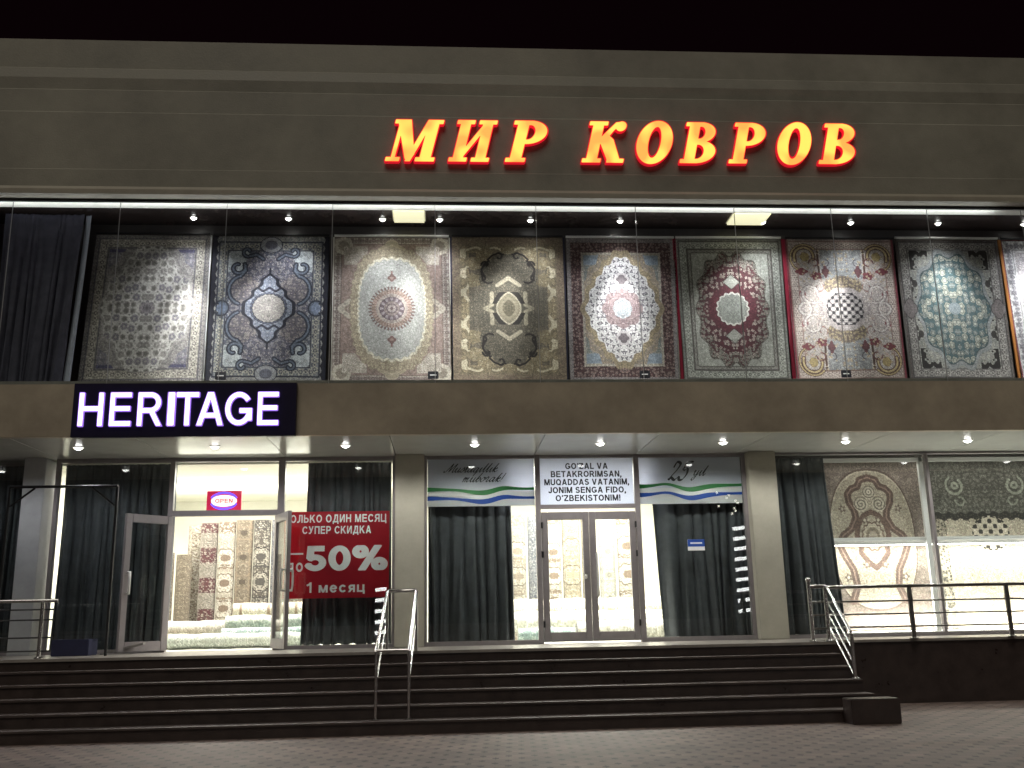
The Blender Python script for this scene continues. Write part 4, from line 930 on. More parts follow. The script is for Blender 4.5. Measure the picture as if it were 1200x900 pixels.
P1 = empty("window_print", (.6, .02, 3.2), "white window print with script greeting Mustaqillik muborak! above green and blue waves", "banner")
MB().box(-.305, 1.495, .022, .030, 3.19, 3.985).build("panel", M['lilac'], P1)
MB().box(-.304, 1.494, .0195, .0215, 3.192, 3.44).build("white_band", M['film'], P1)
yp = .018
script("Mustaqillik", -.03, .90, 3.765, .075, yp, P1, .03, .095); script("muborak!", .28, 1.02, 3.60, .075, yp, P1, .03, .095)
ribbon(P1, -.304, 1.494, 3.475, .085, M['green'], False, .0155); ribbon(P1, -.304, 1.494, 3.40, .06, M['paper'], False, .0165); ribbon(P1, -.304, 1.494, 3.325, .085, M['blue'], False, .0155)
P2 = empty("window_print", (2.4, .02, 3.2), "white window print with five lines of black capitals above the closed double door", "banner")
MB().box(1.592, 3.188, .022, .030, 3.197, 3.985).build("panel", M['lilac'], P2)
for k, (s, a, b) in enumerate((("GO‘ZAL VA", 2.03, 2.76), ("BETAKRORIMSAN,", 1.78, 2.99), ("MUQADDAS VATANIM,", 1.665, 3.115), ("JONIM SENGA FIDO,", 1.73, 3.055), ("O‘ZBEKISTONIM!", 1.85, 2.955))):
    z = 3.80-k*.136; sans_text("lettering", s, a, b, z, z+.105, yp+.002, M['ink'], P2, .002, .098, gap=.11)
P3 = empty("window_print", (4.1, .02, 3.2), "white window print with ornate 25 yil in script above green and blue waves", "banner")
MB().box(3.285, 5.06, .022, .030, 3.19, 3.985).build("panel", M['lilac'], P3)
MB().box(3.286, 5.059, .0195, .0215, 3.192, 3.46).build("white_band", M['film'], P3)
script("25", 3.80, 4.24, 3.60, .155, yp, P3, .03, .17); script("yil", 4.20, 4.50, 3.67, .085, yp, P3, .03, .10)
ribbon(P3, 3.286, 5.059, 3.49, .085, M['green'], True, .0155); ribbon(P3, 3.286, 5.059, 3.415, .06, M['paper'], True, .0165); ribbon(P3, 3.286, 5.059, 3.345, .085, M['blue'], True, .0155)
# small led sign over the left entrance
NS = empty("led_sign", (-3.72, .35, 3.2), "small red and blue oval led sign hanging over the open doorway", "sign")
MB().box(-4.01, -3.44, .36, .40, 3.20, 3.54).build("panel", M['neonred'], NS)
def ovalpts(rx, rz, y, t0, t1, n=30): return [(-3.725+rx*math.cos(t0+(t1-t0)*i/n), y, 3.37+rz*math.sin(t0+(t1-t0)*i/n)) for i in range(n+1)]
MB().tube(ovalpts(.22, .135, .352, .35, PI-.35), .016, 8).build("led_tube", M['neonblue'], NS)
MB().tube(ovalpts(.22, .135, .352, PI+.35, 2*PI-.35), .016, 8).build("led_tube", M['neonblue'], NS)
ov = MB(); P = ovalpts(.215, .10, .357, 0, 2*PI, 40)[:-1]; n = len(P)
ov.add(P+[(x, .3595, z) for x, y, z in P], [tuple(range(n))]+[(i, (i+1) % n, n+(i+1) % n, n+i) for i in range(n)]); ov.build("led_face", M['neonwhite'], NS)
sans_text("lettering", "OPEN", -3.87, -3.58, 3.335, 3.405, .3565, M['neonred'], NS, .004, .08)
# notice on the glass
NT = empty("door_notice", (4.2, -.02, 2.4), "small blue and white notice stuck on the glass before the dark curtain", "notice")
MB().box(4.055, 4.345, -.011, -.007, 2.40, 2.585).build("panel", M['paper'], NT)
MB().box(4.056, 4.344, -.014, -.0115, 2.465, 2.584).build("header", M['blue'], NT)
MB().box(4.10, 4.30, -.0165, -.0145, 2.51, 2.535).build("text_line", M['paper'], NT)
# ================================================================ rugs
def rug_mesh(name, rug, quad, y, parent, ripple=.03, seed=0, lean=0.):
    """woven face between the corners top-left, top-right, bottom-left, bottom-right (x, z)"""
    m, n = rug.U.shape
    u = np.linspace(0, 1, n)[None, :, None]; v = np.linspace(0, 1, m)[:, None, None]
    q = np.array(quad, float); P = (q[0]*(1-u)+q[1]*u)*(1-v)+(q[2]*(1-u)+q[3]*u)*v
    rng = np.random.default_rng(seed); ph = rng.uniform(0, 6, 4)
    uu, vv = u[..., 0]+0*v[..., 0], v[..., 0]+0*u[..., 0]
    Y = y-1.55*ripple*vv+ripple*(np.sin(uu*5+ph[0])*np.sin(vv*3+ph[1])+.5*np.sin(uu*11+ph[2]+vv*2))*vv-lean*vv
    co = np.stack([P[..., 0], Y, P[..., 1]], -1).reshape(-1, 3)
    return grid_mesh(name, co, m, n, rug.c.reshape(-1, 3), M['weave'], parent)
def grid_mesh(name, co, m, n, colors, material, parent, wrap=False):
    i = np.arange(m*n).reshape(m, n); a = i[:-1, :-1].ravel(); b = i[:-1, 1:].ravel(); c = i[1:, 1:].ravel(); d = i[1:, :-1].ravel()
    F = np.stack([a, d, c, b], -1)
    me = bpy.data.meshes.new(name); me.vertices.add(len(co)); me.vertices.foreach_set("co", co.astype(np.float32).ravel())
    me.loops.add(F.size); me.loops.foreach_set("vertex_index", F.astype(np.int32).ravel()); me.polygons.add(len(F))
    me.polygons.foreach_set("loop_start", np.arange(0, F.size, 4, dtype=np.int32)); me.polygons.foreach_set("loop_total", np.full(len(F), 4, np.int32))
    me.polygons.foreach_set("use_smooth", np.ones(len(F), bool)); me.update(calc_edges=True)
    if colors is not None:
        at = me.color_attributes.new("weave", 'FLOAT_COLOR', 'POINT'); cc = np.ones((len(co), 4), np.float32); cc[:, :3] = colors; at.data.foreach_set("color", cc.ravel())
    return link(name, me, material, parent)
RN, RM = 250, 320
QUADS = [((-5.60, 7.50), (-3.79, 7.50), (-5.70, 5.02), (-3.80, 5.02)), ((-3.745, 7.49), (-1.88, 7.49), (-3.75, 5.02), (-1.89, 5.02)), ((-1.80, 7.485), (.065, 7.485), (-1.79, 5.02), (.10, 5.02)),
         ((.115, 7.50), (1.955, 7.50), (.13, 5.02), (1.95, 5.02)), ((2.01, 7.49), (3.83, 7.49), (2.00, 5.02), (3.78, 5.02)), ((3.86, 7.495), (5.66, 7.495), (3.86, 5.02), (5.61, 5.02)),
         ((5.73, 7.50), (7.61, 7.50), (5.72, 5.02), (7.56, 5.02)), ((7.65, 7.51), (9.46, 7.51), (7.64, 5.02), (9.41, 5.02)), ((9.52, 7.51), (11.3, 7.51), (9.54, 5.02), (11.3, 5.02))]
RL = ["silver grey rug with a field of round cells, hanging beside the dark upper curtain", "navy edged rug with slate scrolls and a pointed medallion round a circle", "rose brown rug with a plain pale oval and a round sunburst medallion",
      "olive gold rug with dark scrolls and a small cream almond medallion", "rug with a white lozenge field, blue grey corners and rust red border", "grey bordered rug with dark red field and scalloped pale round medallion",
      "cream and rose rug with gold corner swirls and a black lattice medallion", "grey rug with a teal field crowded with round flowers", "pale lilac rug cut off by the edge, with rosettes along its border"]
PF = [rug_silver, rug_navy, rug_oval, rug_gold, rug_white, rug_red, rug_pink, rug_teal, rug_pale]
YR = -1.2
for k, (f, q, lb) in enumerate(zip(PF, QUADS, RL)):
    R = empty("hanging_rug", ((q[0][0]+q[1][0])/2, YR, 5.02), lb, "rug", "rugs hanging in the upper window")
    r = f(RN, RM); r.fine(); r.ornament(seed=k+4); r.light_rows()
    rug_mesh("woven_face", r, q, YR-.012, R, seed=k)
    bk = MB(); ins = .01
    (a, za), (b, zb_), (c, zc), (d, zd) = q
    bk.add([(a+ins, YR+.004, za-ins), (b-ins, YR+.004, zb_-ins), (c+ins, YR+.004, zc+ins), (d-ins, YR+.004, zd+ins), (a+ins, YR+.014, za-ins), (b-ins, YR+.014, zb_-ins), (c+ins, YR+.014, zc+ins), (d-ins, YR+.014, zd+ins)],
           [(0, 2, 3, 1), (4, 5, 7, 6), (0, 1, 5, 4), (2, 6, 7, 3), (0, 4, 6, 2), (1, 3, 7, 5)])
    bk.build("backing", M['concrete'], R)
    def strip(side, w, mname, nm):
        (xa, z1), (xb, z0) = (q[0], q[2]) if side < 0 else (q[1], q[3])
        o = -w if side < 0 else 0
        MB().add([(xa+o, YR-.02, z1), (xa+o+w, YR-.02, z1), (xb+o, YR-.02, z0), (xb+o+w, YR-.02, z0), (xa+o, YR+.01, z1), (xa+o+w, YR+.01, z1), (xb+o, YR+.01, z0), (xb+o+w, YR+.01, z0)],
                 [(0, 2, 3, 1), (4, 5, 7, 6), (0, 1, 5, 4), (2, 6, 7, 3), (0, 4, 6, 2), (1, 3, 7, 5)]).build(nm, M[mname], R)
    if k == 0: strip(1, .022, 'wframe', "edge_trim")
    if k == 2: strip(-1, .02, 'white', "edge_trim"); strip(1, .018, 'white', "edge_trim")
    if k == 3: strip(-1, .03, 'navyedge', "edge_binding"); strip(1, .03, 'navyedge', "edge_binding")
    if k == 4: strip(1, .018, 'white', "edge_trim")
    if k == 5: strip(-1, .05, 'rededge', "edge_binding")
    if k == 6: strip(-1, .055, 'rededge', "edge_binding")
    if k == 8: strip(-1, .045, 'orange', "edge_binding")
    rail = MB().tube([(q[0][0], YR-.03, q[0][1]+.02), (q[1][0], YR-.03, q[1][1]+.02)], .022, 8)
    rail.build("hanging_bar", M['wframe'] if k in (2, 4, 5, 7) else M['darkm'], R)
# small tags at the foot of some rugs
tg = None
for x, lb in ((-3.50, "small dark price tag at the foot of the navy edged rug"), (-.19, "small dark price tag at the foot of the plain oval rug"), (3.20, "small dark price tag at the foot of the white lozenge rug"), (6.52, "small dark price tag at the foot of the black lattice rug")):
    if tg is None:
        tg = empty("price_tag", (x, -1.32, 5.06), lb, "tag", "price tags on the upper rugs")
        MB().box(x-.085, x+.085, -1.325, -1.315, 5.06, 5.185, .004).build("card", M['ink'], tg)
        MB().box(x-.05, x+.05, -1.328, -1.3255, 5.115, 5.132).build("text_line", M['paper'], tg)
    else:
        c = tg.copy(); col.objects.link(c); c.location.x = x; c['label'] = lb
        for ch in list(tg.children): d = ch.copy(); col.objects.link(d); d.parent = c
# the two rugs in the lower right window
for f, q, lb in ((rug_arch, ((6.55, 4.0), (8.60, 4.0), (6.55, 1.0), (8.60, 1.0)), "brown rug with an arched niche and serpentine ribbon in the lower right window"),
                 (rug_dark, ((8.74, 4.0), (10.75, 4.0), (8.76, 1.02), (10.75, 1.02)), "dark olive rug over a pale one with lattice medallion, behind the terrace railing"),
                 (rug_pale, ((10.85, 4.0), (12.9, 4.0), (10.85, 1.02), (12.9, 1.02)), "pale lilac rug in the lower window beyond the picture edge")):
    R = empty("hanging_rug", ((q[0][0]+q[1][0])/2, .7, 1.0), lb, "rug", "rugs in the lower right window")
    r = f(RN, RM+60); r.fine(); r.ornament(.35, .34); r.light_rows(); rug_mesh("woven_face", r, q, .70, R, seed=int(q[0][0]*7))
    MB().box(q[0][0]+.01, q[1][0]-.01, .735, .745, 1.03, 3.99).build("backing", M['concrete'], R)
    MB().tube([(q[0][0], .70, 4.0), (q[1][0], .70, 4.0)], .02, 8).build("hanging_bar", M['wframe'], R)

# ================================================================ curtains
def curtain(label, tl, tr, bl, br, y, folds, amp, m, seed, group="dark curtains", lining=None, gather=0.):
    """tl.. are (x, z)"""
    rng = np.random.default_rng(seed); nx, nz = folds*14, 40
    u = np.linspace(0, 1, nx)
    # uneven folds
    w = rng.uniform(.35, 2.0, folds); e = np.concatenate([[0], np.cumsum(w)/w.sum()]); ph = np.interp(u, e, np.arange(folds+1))
    am = np.interp(u, (e[:-1]+e[1:])/2, rng.uniform(.25, 1.25, folds))
    v = np.linspace(0, 1, nz)[:, None]; U = u[None]
    drift = .25*np.sin(v*2.2+seed)+.12*np.sin(v*5+seed*2)
    top_ = np.sin(2*PI*(ph[None]*2+drift*.3)); low = np.sin(2*PI*(ph[None]+drift*.55+.06*np.sin(v*4+ph[None]*2))); gl = np.clip(v*3.2, 0, 1)**.6
    prof = top_*(1-gl)*.6+low*gl; prof = np.sign(prof)*abs(prof)**.8
    Yd = y+amp*am[None]*prof*(.5+.5*v**.7)+.35*amp*np.sin(U*5+v*2.5+seed)+.25*amp*np.sin(2*PI*ph[None]*2.3+v*3+seed)*v
    q = np.array([tl, tr, bl, br], float); vg = v+0*U
    X = (q[0, 0]*(1-U)+q[1, 0]*U)*(1-vg)+(q[2, 0]*(1-U)+q[3, 0]*U)*vg
    X = X+.028*np.sin(v*3.1+ph[None]*1.7+seed)*np.minimum(1, np.minimum(U, 1-U)*8)*v+.35*amp*np.cos(2*PI*(ph[None]+drift*.35))*am[None]*np.minimum(1, np.minimum(U, 1-U)*12)
    Z = (q[0, 1]*(1-U)+q[1, 1]*U)*(1-vg)+(q[2, 1]*(1-U)+q[3, 1]*U)*vg+.012*np.sin(2*PI*ph[None])*vg
    co = np.stack([X+0*vg, Yd, Z], -1).reshape(-1, 3)
    o = grid_mesh("curtain", co, nz, nx, None, m, None); so = o.modifiers.new("cloth", 'SOLIDIFY'); so.thickness = .006
    tag(o, label, "curtain", group); return o
CT = 3.985
curtain("dark curtain filling the glass between the grey pier and the open left door", (-6.325, CT), (-4.50, CT), (-6.33, FL+.03), (-4.50, FL+.03), .26, 13, .06, M['curtain'], 1)
curtain("dark curtain hanging behind the red sale banner", (-2.32, CT), (-.92, CT), (-2.36, FL+.06), (-.90, FL+.06), .26, 10, .055, M['curtain'], 2)
curtain("dark curtain left of the closed double door, below the Mustaqillik print", (-.29, CT), (1.10, CT), (-.29, FL+.03), (1.13, FL+.03), .26, 8, .065, M['curtain'], 3)
curtain("dark curtain with slanting edge and a small notice, right of the closed double door", (3.50, CT), (5.13, CT), (3.66, FL+.03), (5.14, FL+.03), .26, 9, .06, M['curtain'], 5)
curtain("narrow dark curtain at the side of the lower right window, beside the brown rug", (5.66, CT), (6.60, CT), (5.66, FL+.05), (6.74, FL+.05), .20, 7, .05, M['curtain'], 7)
curtain("dark curtain behind the glass beyond the grey pier", (-9.8, CT), (-6.88, CT), (-9.8, FL+.03), (-6.88, FL+.03), .3, 20, .06, M['curtain'], 9)
curtain("large dark curtain beside the silver grey rug upstairs", (-6.86, 7.68), (-5.66, 7.68), (-6.80, 4.9), (-5.80, 4.9), -1.6, 9, .05, M['curtaindk'], 11, "upper curtains")
tag(curtain("pale curtain lining edge turned out next to the silver grey rug", (-5.655, 7.68), (-5.57, 7.68), (-5.795, 4.9), (-5.69, 4.9), -1.56, 1, .02, M['lining'], 13, "upper curtains"))
curtain("dark upper curtain at the far end of the upstairs glass", (-11, 7.68), (-6.98, 7.68), (-11, 4.9), (-7.02, 4.9), -1.62, 24, .06, M['curtaindk'], 15, "upper curtains")

# ================================================================ rolled rugs in the shop
def runner(pal, kind, n, m, h, seed):
    r = Rug(n, m, h, pal[0]); r.flowers(r.e > 0, 3.2, seed, pal[1], pal[2], pal[3])
    if kind == 'band':
        b = (np.floor((r.V+h+.6)/1.75) % 2) == 0; r.put(b, pal[4]); r.flowers(b, 4, seed+3, pal[1], pal[4], pal[2])
    if kind == 'med':
        for cy in (0, 2.9):
            d = lobes(r, 0, cy, .85, .95, 10, .07); r.put(d < 1.15, pal[2]); r.put(d < 1, pal[1]); r.flowers(d < .95, 5, seed+5, pal[0], pal[2]); d = lobes(r, 0, cy, .35, .4, 8, .08); r.put(d < 1, pal[4])
        r.put((abs(r.y-1.9) < .25), pal[4]); r.flowers(abs(r.y-1.9) < .3, 4, seed+7, pal[1], pal[2])
        r.put(r.y > h-1.3, pal[4]); r.flowers(r.y > h-1.3, 4, seed+8, pal[1], pal[2])
    if kind == 'net':
        t = np.cos(r.U*3.2)*np.cos(r.V*2.2); r.put(abs(t) < .15, pal[4]); r.put(t > .75, pal[2])
    if kind == 'leaf':
        q = fbm(r.U*2.2+9, r.V*1.4, seed); r.put(abs((q*5) % 1-.5) < .16, pal[2]); r.put(abs((q*5) % 1-.5) < .07, pal[4])
    r.fine(.3, 20, seed); r.ornament(.42, .12, seed); return r
def spiral_end(c, rx, rz, y0, axis, parent, m):
    mb = MB(); pts = []
    for i in range(70):
        t = i/69*2*PI*4; s = .15+.83*i/69
        if axis == 'x': pts.append((c[0], c[1]+rx*s*math.cos(t), c[2]+rz*s*math.sin(t)))
        else: pts.append((c[0]+rx*s*math.cos(t), c[1]+rz*s*math.sin(t), c[2]))
    mb.tube(pts, .012, 5); mb.build("rolled_end", m, parent)
def standing_roll(label, x, y, z0, z1, rad, pal, kind, seed, depth=.6):
    R = empty("rolled_rug", (x, y, z0), label, "rolled rug", "rolled rugs standing along the shop wall")
    n, m = 72, int(120*(z1-z0)/2)+40; h = (z1-z0)/rad/2
    r = runner(pal, kind, n, m, h/1., seed)
    a = np.linspace(-PI, PI, n); cx = np.sign(np.sin(a))*abs(np.sin(a))**.85*rad; cy = -np.cos(a)*rad*depth
    z = np.linspace(z1, z0, m)
    # pattern spans the street side half
    ui = np.clip(((a/(PI/2))*.5+.5)*(n-1), 0, n-1).astype(int); C = r.c[:, ui]
    co = np.stack([np.broadcast_to(x+cx, (m, n)), np.broadcast_to(y+cy, (m, n)), np.broadcast_to(z[:, None], (m, n))], -1).reshape(-1, 3)
    grid_mesh("woven_side", co, m, n, C.reshape(-1, 3), M['weave'], R)
    spiral_end((x, y, z1-.012), rad*.95, rad*depth*.95, 0, 'z', R, M['concrete'])
def lying_roll(label, x0, x1, y, z, rad, pal, kind, seed, sag=.0, flat=.85):
    R = empty("rolled_rug", ((x0+x1)/2, y, z-rad*flat), label, "rolled rug", "rolled rugs lying on the shop floor")
    n = 48; m = int((x1-x0)*90)+20; r = runner(pal, kind, m, n, 3.1*rad/(x1-x0)*2, seed) if False else None
    h = (x1-x0)/rad/5; r = runner(pal, kind, n, m, h, seed)
    a = np.linspace(0, 2*PI, n); t = np.linspace(x0, x1, m)
    bump = 1+.05*np.sin(t*7+seed)+.03*np.sin(t*17+seed)
    Y = y+np.cos(a)[None]*rad*bump[:, None]; Z = z+np.sin(a)[None]*rad*flat*bump[:, None]
    co = np.stack([np.broadcast_to(t[:, None], (m, n)), Y, Z], -1).reshape(-1, 3)
    grid_mesh("woven_side", co, m, n, r.c.reshape(-1, 3), M['weave'], R)
    spiral_end((x0+.008, y, z), rad*.93, rad*flat*.93, 0, 'x', R, M['concrete']); spiral_end((x1-.008, y, z), rad*.93, rad*flat*.93, 0, 'x', R, M['concrete'])
F0 = FL+.006
c_ = dict(
 beige=('b0a084', 'd6cbb2', '6e5c48', '8f7f66', 'a08a6c'), red=('a59a88', 'c9bfa9', '5e4a40', '8b7b6b', '74182a'), cream=('cfc4a8', 'ece4cf', '8d785c', 'b3a284', '9a7a5a'),
 brown=('94805f', 'b8a582', '63503a', '7d694c', 'a88d66'), dark=('6a5f52', 'c6bda6', '3a332e', '50483f', '57504a'), blue=('8e9098', 'c8c8c4', '50566a', '70747e', '6c7080'),
 gold=('b3a07c', 'd6c6a2', '8a7350', 'a08c66', 'bfa878'), pale=('cfcab8', 'e6e2d4', 'a9a48e', 'bcb6a2', 'b5b29c'), mint=('bcc8b6', 'dbe2d4', '8ea48e', 'a6b6a2', '9bb0a0'), teal=('7d9c98', 'b8ccc6', '4e706e', '648884', '8aa6a0'))
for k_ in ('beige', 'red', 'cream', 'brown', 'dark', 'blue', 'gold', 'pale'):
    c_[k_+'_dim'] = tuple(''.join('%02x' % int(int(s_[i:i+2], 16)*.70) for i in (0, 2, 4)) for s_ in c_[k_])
Yb = 3.3
for x, w, zt, z0, p, kind, s, lb in ((-5.42, .15, 2.72, F0, 'beige', 'leaf', 3, "shorter beige rolled rug with leaf pattern standing by the open left door"), (-5.08, .15, 2.68, F0, 'brown', 'plain', 4, "shorter brown mottled rolled rug standing beside the leaf patterned one"),
        (-4.62, .165, 3.28, F0, 'red', 'band', 6, "tall rolled rug with dark red and grey bands by the doorway"), (-4.28, .165, 3.30, F0, 'cream', 'med', 8, "tall cream rolled rug with brown medallion next to the red banded one"),
        (-3.94, .165, 3.33, F0, 'brown', 'net', 10, "tall tan rolled rug with diamond net seen through the doorway"), (-3.60, .165, 3.33, F0, 'dark', 'med', 12, "tall dark grey rolled rug with ringed medallion seen through the doorway"),
        (-3.27, .15, 3.33, F0, 'blue', 'leaf', 14, "tall blue grey rolled rug partly hidden by the open door leaf"), (-2.93, .16, 3.3, F0, 'cream', 'net', 15, "tall cream rolled rug with net pattern behind the red banner"),
        (1.42, .17, 3.36, F0, 'beige', 'med', 18, "tall beige rolled rug with dark florets beside the left central curtain"), (1.78, .15, 3.36, F0, 'blue', 'leaf', 19, "tall pale blue rolled rug behind the door frame post"),
        (2.13, .16, 3.36, F0, 'cream', 'med', 21, "tall cream rolled rug with rosy medallion behind the left glass door"), (2.50, .18, 3.38, F0, 'gold', 'med', 23, "tall golden rolled rug behind the left glass door"), (2.86, .15, 3.36, F0, 'gold', 'leaf', 25, "tall golden leaf patterned rolled rug behind the middle door stiles"),
        (3.22, .16, 3.36, F0, 'pale', 'net', 26, "tall pale rolled rug with faint net behind the door handle"), (3.62, .19, 3.38, F0, 'cream', 'med', 28, "tall cream rolled rug with dark ringed medallion behind the right glass door"),
        (-4.95, .16, 3.27, F0, 'cream', 'leaf', 30, "tall pale cream rolled rug standing behind the shorter brown one")):
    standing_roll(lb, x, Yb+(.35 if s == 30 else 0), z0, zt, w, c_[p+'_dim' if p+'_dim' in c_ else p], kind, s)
for x0, x1, y, z, rad, p, kind, s, lb in ((-4.75, -2.2, 1.35, F0+.13, .15, 'mint', 'plain', 41, "long pale green rolled rug lying nearest the open doorway"), (-5.9, -4.25, 1.75, F0+.13, .15, 'beige', 'leaf', 42, "beige leaf patterned roll lying behind the long pale green one"),
        (-5.7, -3.95, 2.1, F0+.35, .15, 'pale', 'plain', 43, "whitish rolled rug stacked on the beige floor roll"), (-3.95, -2.2, 1.75, F0+.24, .12, 'teal', 'plain', 44, "thin teal rolled rug lying over the long pale green roll"),
        (-3.95, -2.2, 2.05, F0+.44, .14, 'mint', 'leaf', 45, "pale green leaf patterned roll in the middle of the floor stack"), (-3.9, -2.1, 2.4, F0+.66, .14, 'cream', 'net', 46, "cream rolled rug with tan ends topmost in the doorway stack"), (-5.8, -3.9, 2.5, F0+.14, .15, 'pale', 'net', 47, "pale netted roll lowest at the back of the doorway stack"),
        (2.3, 4.6, 1.3, F0+.17, .2, 'pale', 'leaf', 51, "pale roll with green leaves lying behind the closed double door"), (1.25, 2.25, 1.2, F0+.12, .14, 'teal', 'plain', 52, "teal rolled rug lying at the left central curtain"), (.9, 4.6, 1.9, F0+.34, .22, 'pale', 'plain', 53, "large whitish roll lying across behind both glass doors"), (1.0, 4.6, 2.4, F0+.58, .2, 'cream', 'plain', 54, "cream roll topmost in the pile behind the glass doors")):
    lying_roll(lb, x0, x1, y, z, rad, c_[p], kind, s)

# ================================================================ lamps
def downlight(name, x, y, z, label, group, watt, deg, proto, target=None, r=.065, light=True):
    if proto is None:
        D = empty(name, (x, y, z), label, "ceiling light", group)
        MB().lathe((x, y, z), [(r*.98, .0), (r*1.0, -.012), (r*1.28, -.012), (r*1.35, -.001)]).build("trim_ring", M['white'], D)
        MB().lathe((x, y, z), [(0, -.042), (r*.45, -.038), (r*.8, -.024), (r*.97, -.001)]).build("lens", M['lamp'], D)
    else:
        D = proto.copy(); col.objects.link(D); D.location = (x, y, z); D['label'] = label
        for ch in list(proto.children): d = ch.copy(); col.objects.link(d); d.parent = D
    return D
SX = [(-7.75, "soffit downlight beyond the grey pier at the dim end"), (-5.63, "soffit downlight above the dark curtain by the grey pier"), (-3.57, "soffit downlight above the open double door"), (-1.56, "soffit downlight above the red sale banner"),
      (.46, "soffit downlight before the Mustaqillik greeting print"), (2.46, "soffit downlight before the print with five lines of capitals"), (4.45, "soffit downlight before the 25 yil print"), (6.47, "soffit downlight in front of the brown arched rug"), (8.52, "soffit downlight in front of the dark olive rug"), (10.5, "soffit downlight past the dark olive rug at the picture edge")]
pr = None
for x, lb in SX:
    o = downlight("downlight", x, -1.15, ZS, lb, "downlights in the soffit", 0, 0, pr); pr = pr or o
    spot("downlight_beam", (x, -1.15, ZS-.03), (x, -1.13, 0), 210 if -3 < x else 120, 160, .5, (1, .98, .93) if x > -2.5 else (.95, .95, 1.0), .05)
UL = [(-4.03, "bedside"), ]
pr = None
for x, t, w, deg, lb in ((-4.03, (-4.05, 5.5), 120, 40, "display spotlight over the silver grey rug"), (-2.52, (-3.3, 5.5), 90, 46, "display spotlight over the navy edged rug"), (-1.01, (-.05, 5.25), 90, 46, "display spotlight over the plain oval rug"), (-.08, (-1.2, 5.6), 14, 60, "display spotlight over the corner of the plain oval rug"),
        (1.41, (.5, 5.5), 80, 52, "display spotlight over the olive gold rug"), (2.90, (2.85, 5.8), 105, 44, "display spotlight over the white lozenge rug"), (5.31, (4.7, 6.1), 36, 62, "display spotlight over the dark red rug"), (6.82, (6.15, 5.7), 130, 46, "display spotlight over the black lattice rug"), (8.34, (8.5, 5.9), 60, 62, "display spotlight over the teal rug"), (9.85, (10.0, 6.0), 110, 56, "display spotlight over the pale lilac rug")):
    o = downlight("display_spotlight", x, -1.42, 7.724, lb, "display spotlights upstairs", 0, 0, pr, r=.045); pr = pr or o
    spot("display_beam", (x, -1.85, 7.66), (t[0], -1.2, t[1]), w*5.5, deg*.86, 1.0, (1, .97, .95), .04)
    spot("wall_wash", (x, -1.42, 7.70), (x, -1.1, 7.2), 5.0, 110, .8, (1, .96, .9), .03)
    spot("display_fill", (x, -1.95, 7.66), (x, -1.2, 5.8), 118, 95, 1.0, (.98, .97, 1), .06)
# warm luminous panels in the upstairs ceiling
for a, b, lb in ((-.82, -.33, "warm luminous ceiling panel above the plain oval rug"), (4.72, 5.32, "warm luminous ceiling panel above the dark red rug")):
    o = empty("ceiling_panel", ((a+b)/2, -1.6, 7.72), lb, "ceiling light", "luminous ceiling panels")
    MB().box(a, b, -1.82, -1.35, 7.690, 7.7225).build("diffuser", M['warmpanel'], o)
    MB().box(a-.02, b+.02, -1.824, -1.33, 7.7228, 7.7245).build("tray", M['white'], o)
# cove light that brightens the white ceiling edge
area("cove_light", (1, -2.0, 7.55), (PI, 0, 0), 16, .03, 28, (.95, .97, 1))
# shop lighting
area("shop_light", (-3.7, 2.0, 3.95), (0, 0, 0), 4.6, 2.6, 400, (1, .97, .88))
area("added_uplight", (-3.7, 3.2, 3.42), (PI, 0, 0), 5.0, .3, 150, (1, .97, .86))  # added unseen lamp, put in to brighten the shop ceiling
area("added_uplight", (2.4, 3.2, 3.45), (PI, 0, 0), 4.6, .3, 150, (1, .97, .86))  # the same added ceiling brightener for the central part of the shop
area("shop_light", (2.4, 2.0, 3.95), (0, 0, 0), 4.4, 2.6, 850, (1, .97, .89))
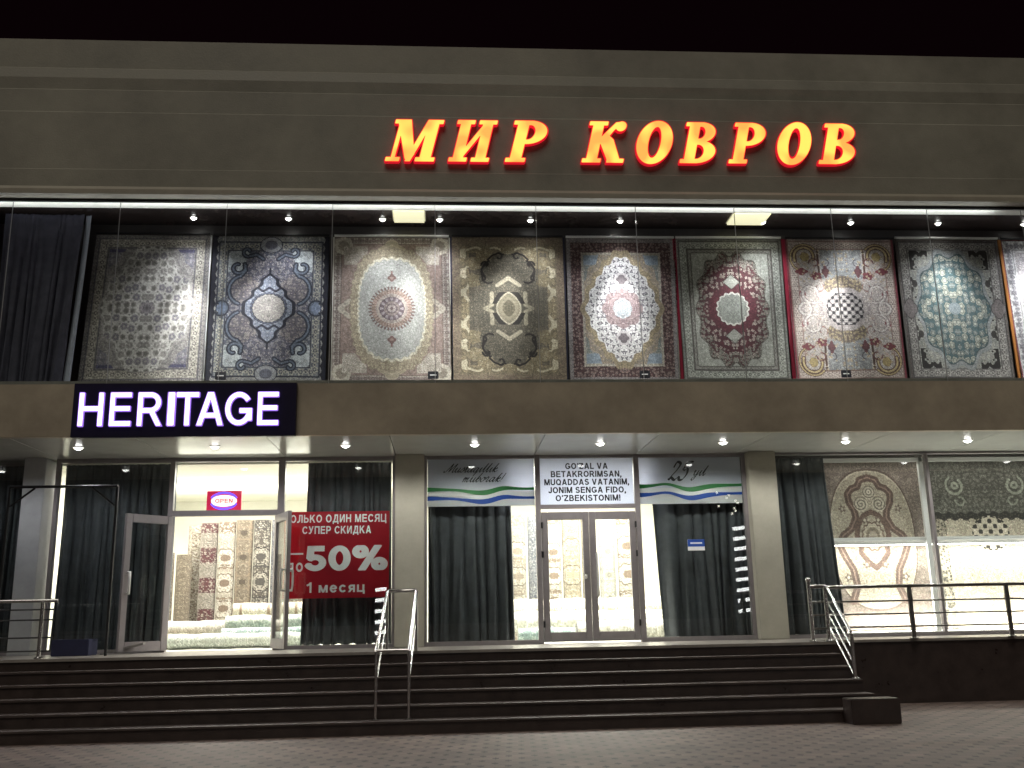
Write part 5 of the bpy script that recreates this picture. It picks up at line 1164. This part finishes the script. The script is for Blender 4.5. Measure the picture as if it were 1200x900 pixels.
# strip light under the inner window bar that floods the lower half of the right rugs
FT = empty("strip_light", (9.8, .42, 2.45), "strip light under the white window bar, flooding the lower half of the brown rug", "light")
MB().box(6.65, 13, .36, .44, 2.475, 2.53).build("housing", M['wframe'], FT)
MB().box(6.67, 12.98, .37, .43, 2.462, 2.4745).build("diffuser", M['lamp'], FT)
area("strip_glow", (9.8, .40, 2.45), (math.radians(14), 0, 0), 6.3, .05, 120, (1, .97, .84))
FB = empty("added_floor_light", (9.8, .42, FL), "added light trough on the window floor, brightening the brown and olive rugs", "light")  # added trough that whitens the lower part of the rugs
MB().box(6.85, 13, .36, .50, FL+.032, FL+.07).build("housing", M['wframe'], FB)
MB().box(6.87, 12.98, .375, .485, FL+.0705, FL+.078).build("diffuser", M['lamp'], FB)
area("trough_glow", (9.9, .43, FL+.10), (math.radians(180-20), 0, 0), 6.0, .08, 170, (1, .97, .84))
area("window_top_light", (9.8, .42, 3.90), (math.radians(10), 0, 0), 6.3, .05, 16, (1, .97, .88))
# lit bars and bulbs across the street, seen only as reflections in the glass
def led_column(x, z0, n, w, y, label):
    o = empty("light_column", (x, y, z0), label, "street light", "lit columns across the street")
    p = MB().box(x-.05, x+.05, y-.25, y-.15, 0, z0+n*.5); p.build("pole", M['darkm'], o)
    for k in range(n):
        q = MB().box(x-w/2, x+w/2, y-.05, y+.05, z0+k*.48, z0+k*.48+.16)
        a = math.radians(7); c, s = math.cos(a), math.sin(a); zc = z0+k*.48+.08
        q.v = [(x+(vx-x)*c-(vz-zc)*s, vy, zc+(vx-x)*s+(vz-zc)*c) for vx, vy, vz in q.v]
        q.build("light_bar", M['ledbar'], o)
    return o

led_column(-3.0, .75, 5, .5, -30, "column of white light bars across the street, mirrored in the glass beside the sale banner")
led_column(14.0, 1.4, 9, .62, -30, "column of white light bars across the street, mirrored in the glass of the right central curtain")
BT = empty("garland", (13.6, -30, 5.9), "string of white bulbs across the street above the light bars", "light")
rb_ = random.Random(5)
BB = [(13.6+rb_.uniform(-.55, .45), -30+rb_.uniform(-.2, .2), 6.0+.13*k) for k in range(9)]
MB().tube(BB, .008, 5).build("wire", M['darkm'], BT)
for b_ in BB: MB().ball(b_, .055, 8).build("bulb", M['bulb'], BT)
MB().tube([(13.6, -30.2, 0), (13.6, -30.2, 8)], .04, 8).build("pole", M['darkm'], BT)
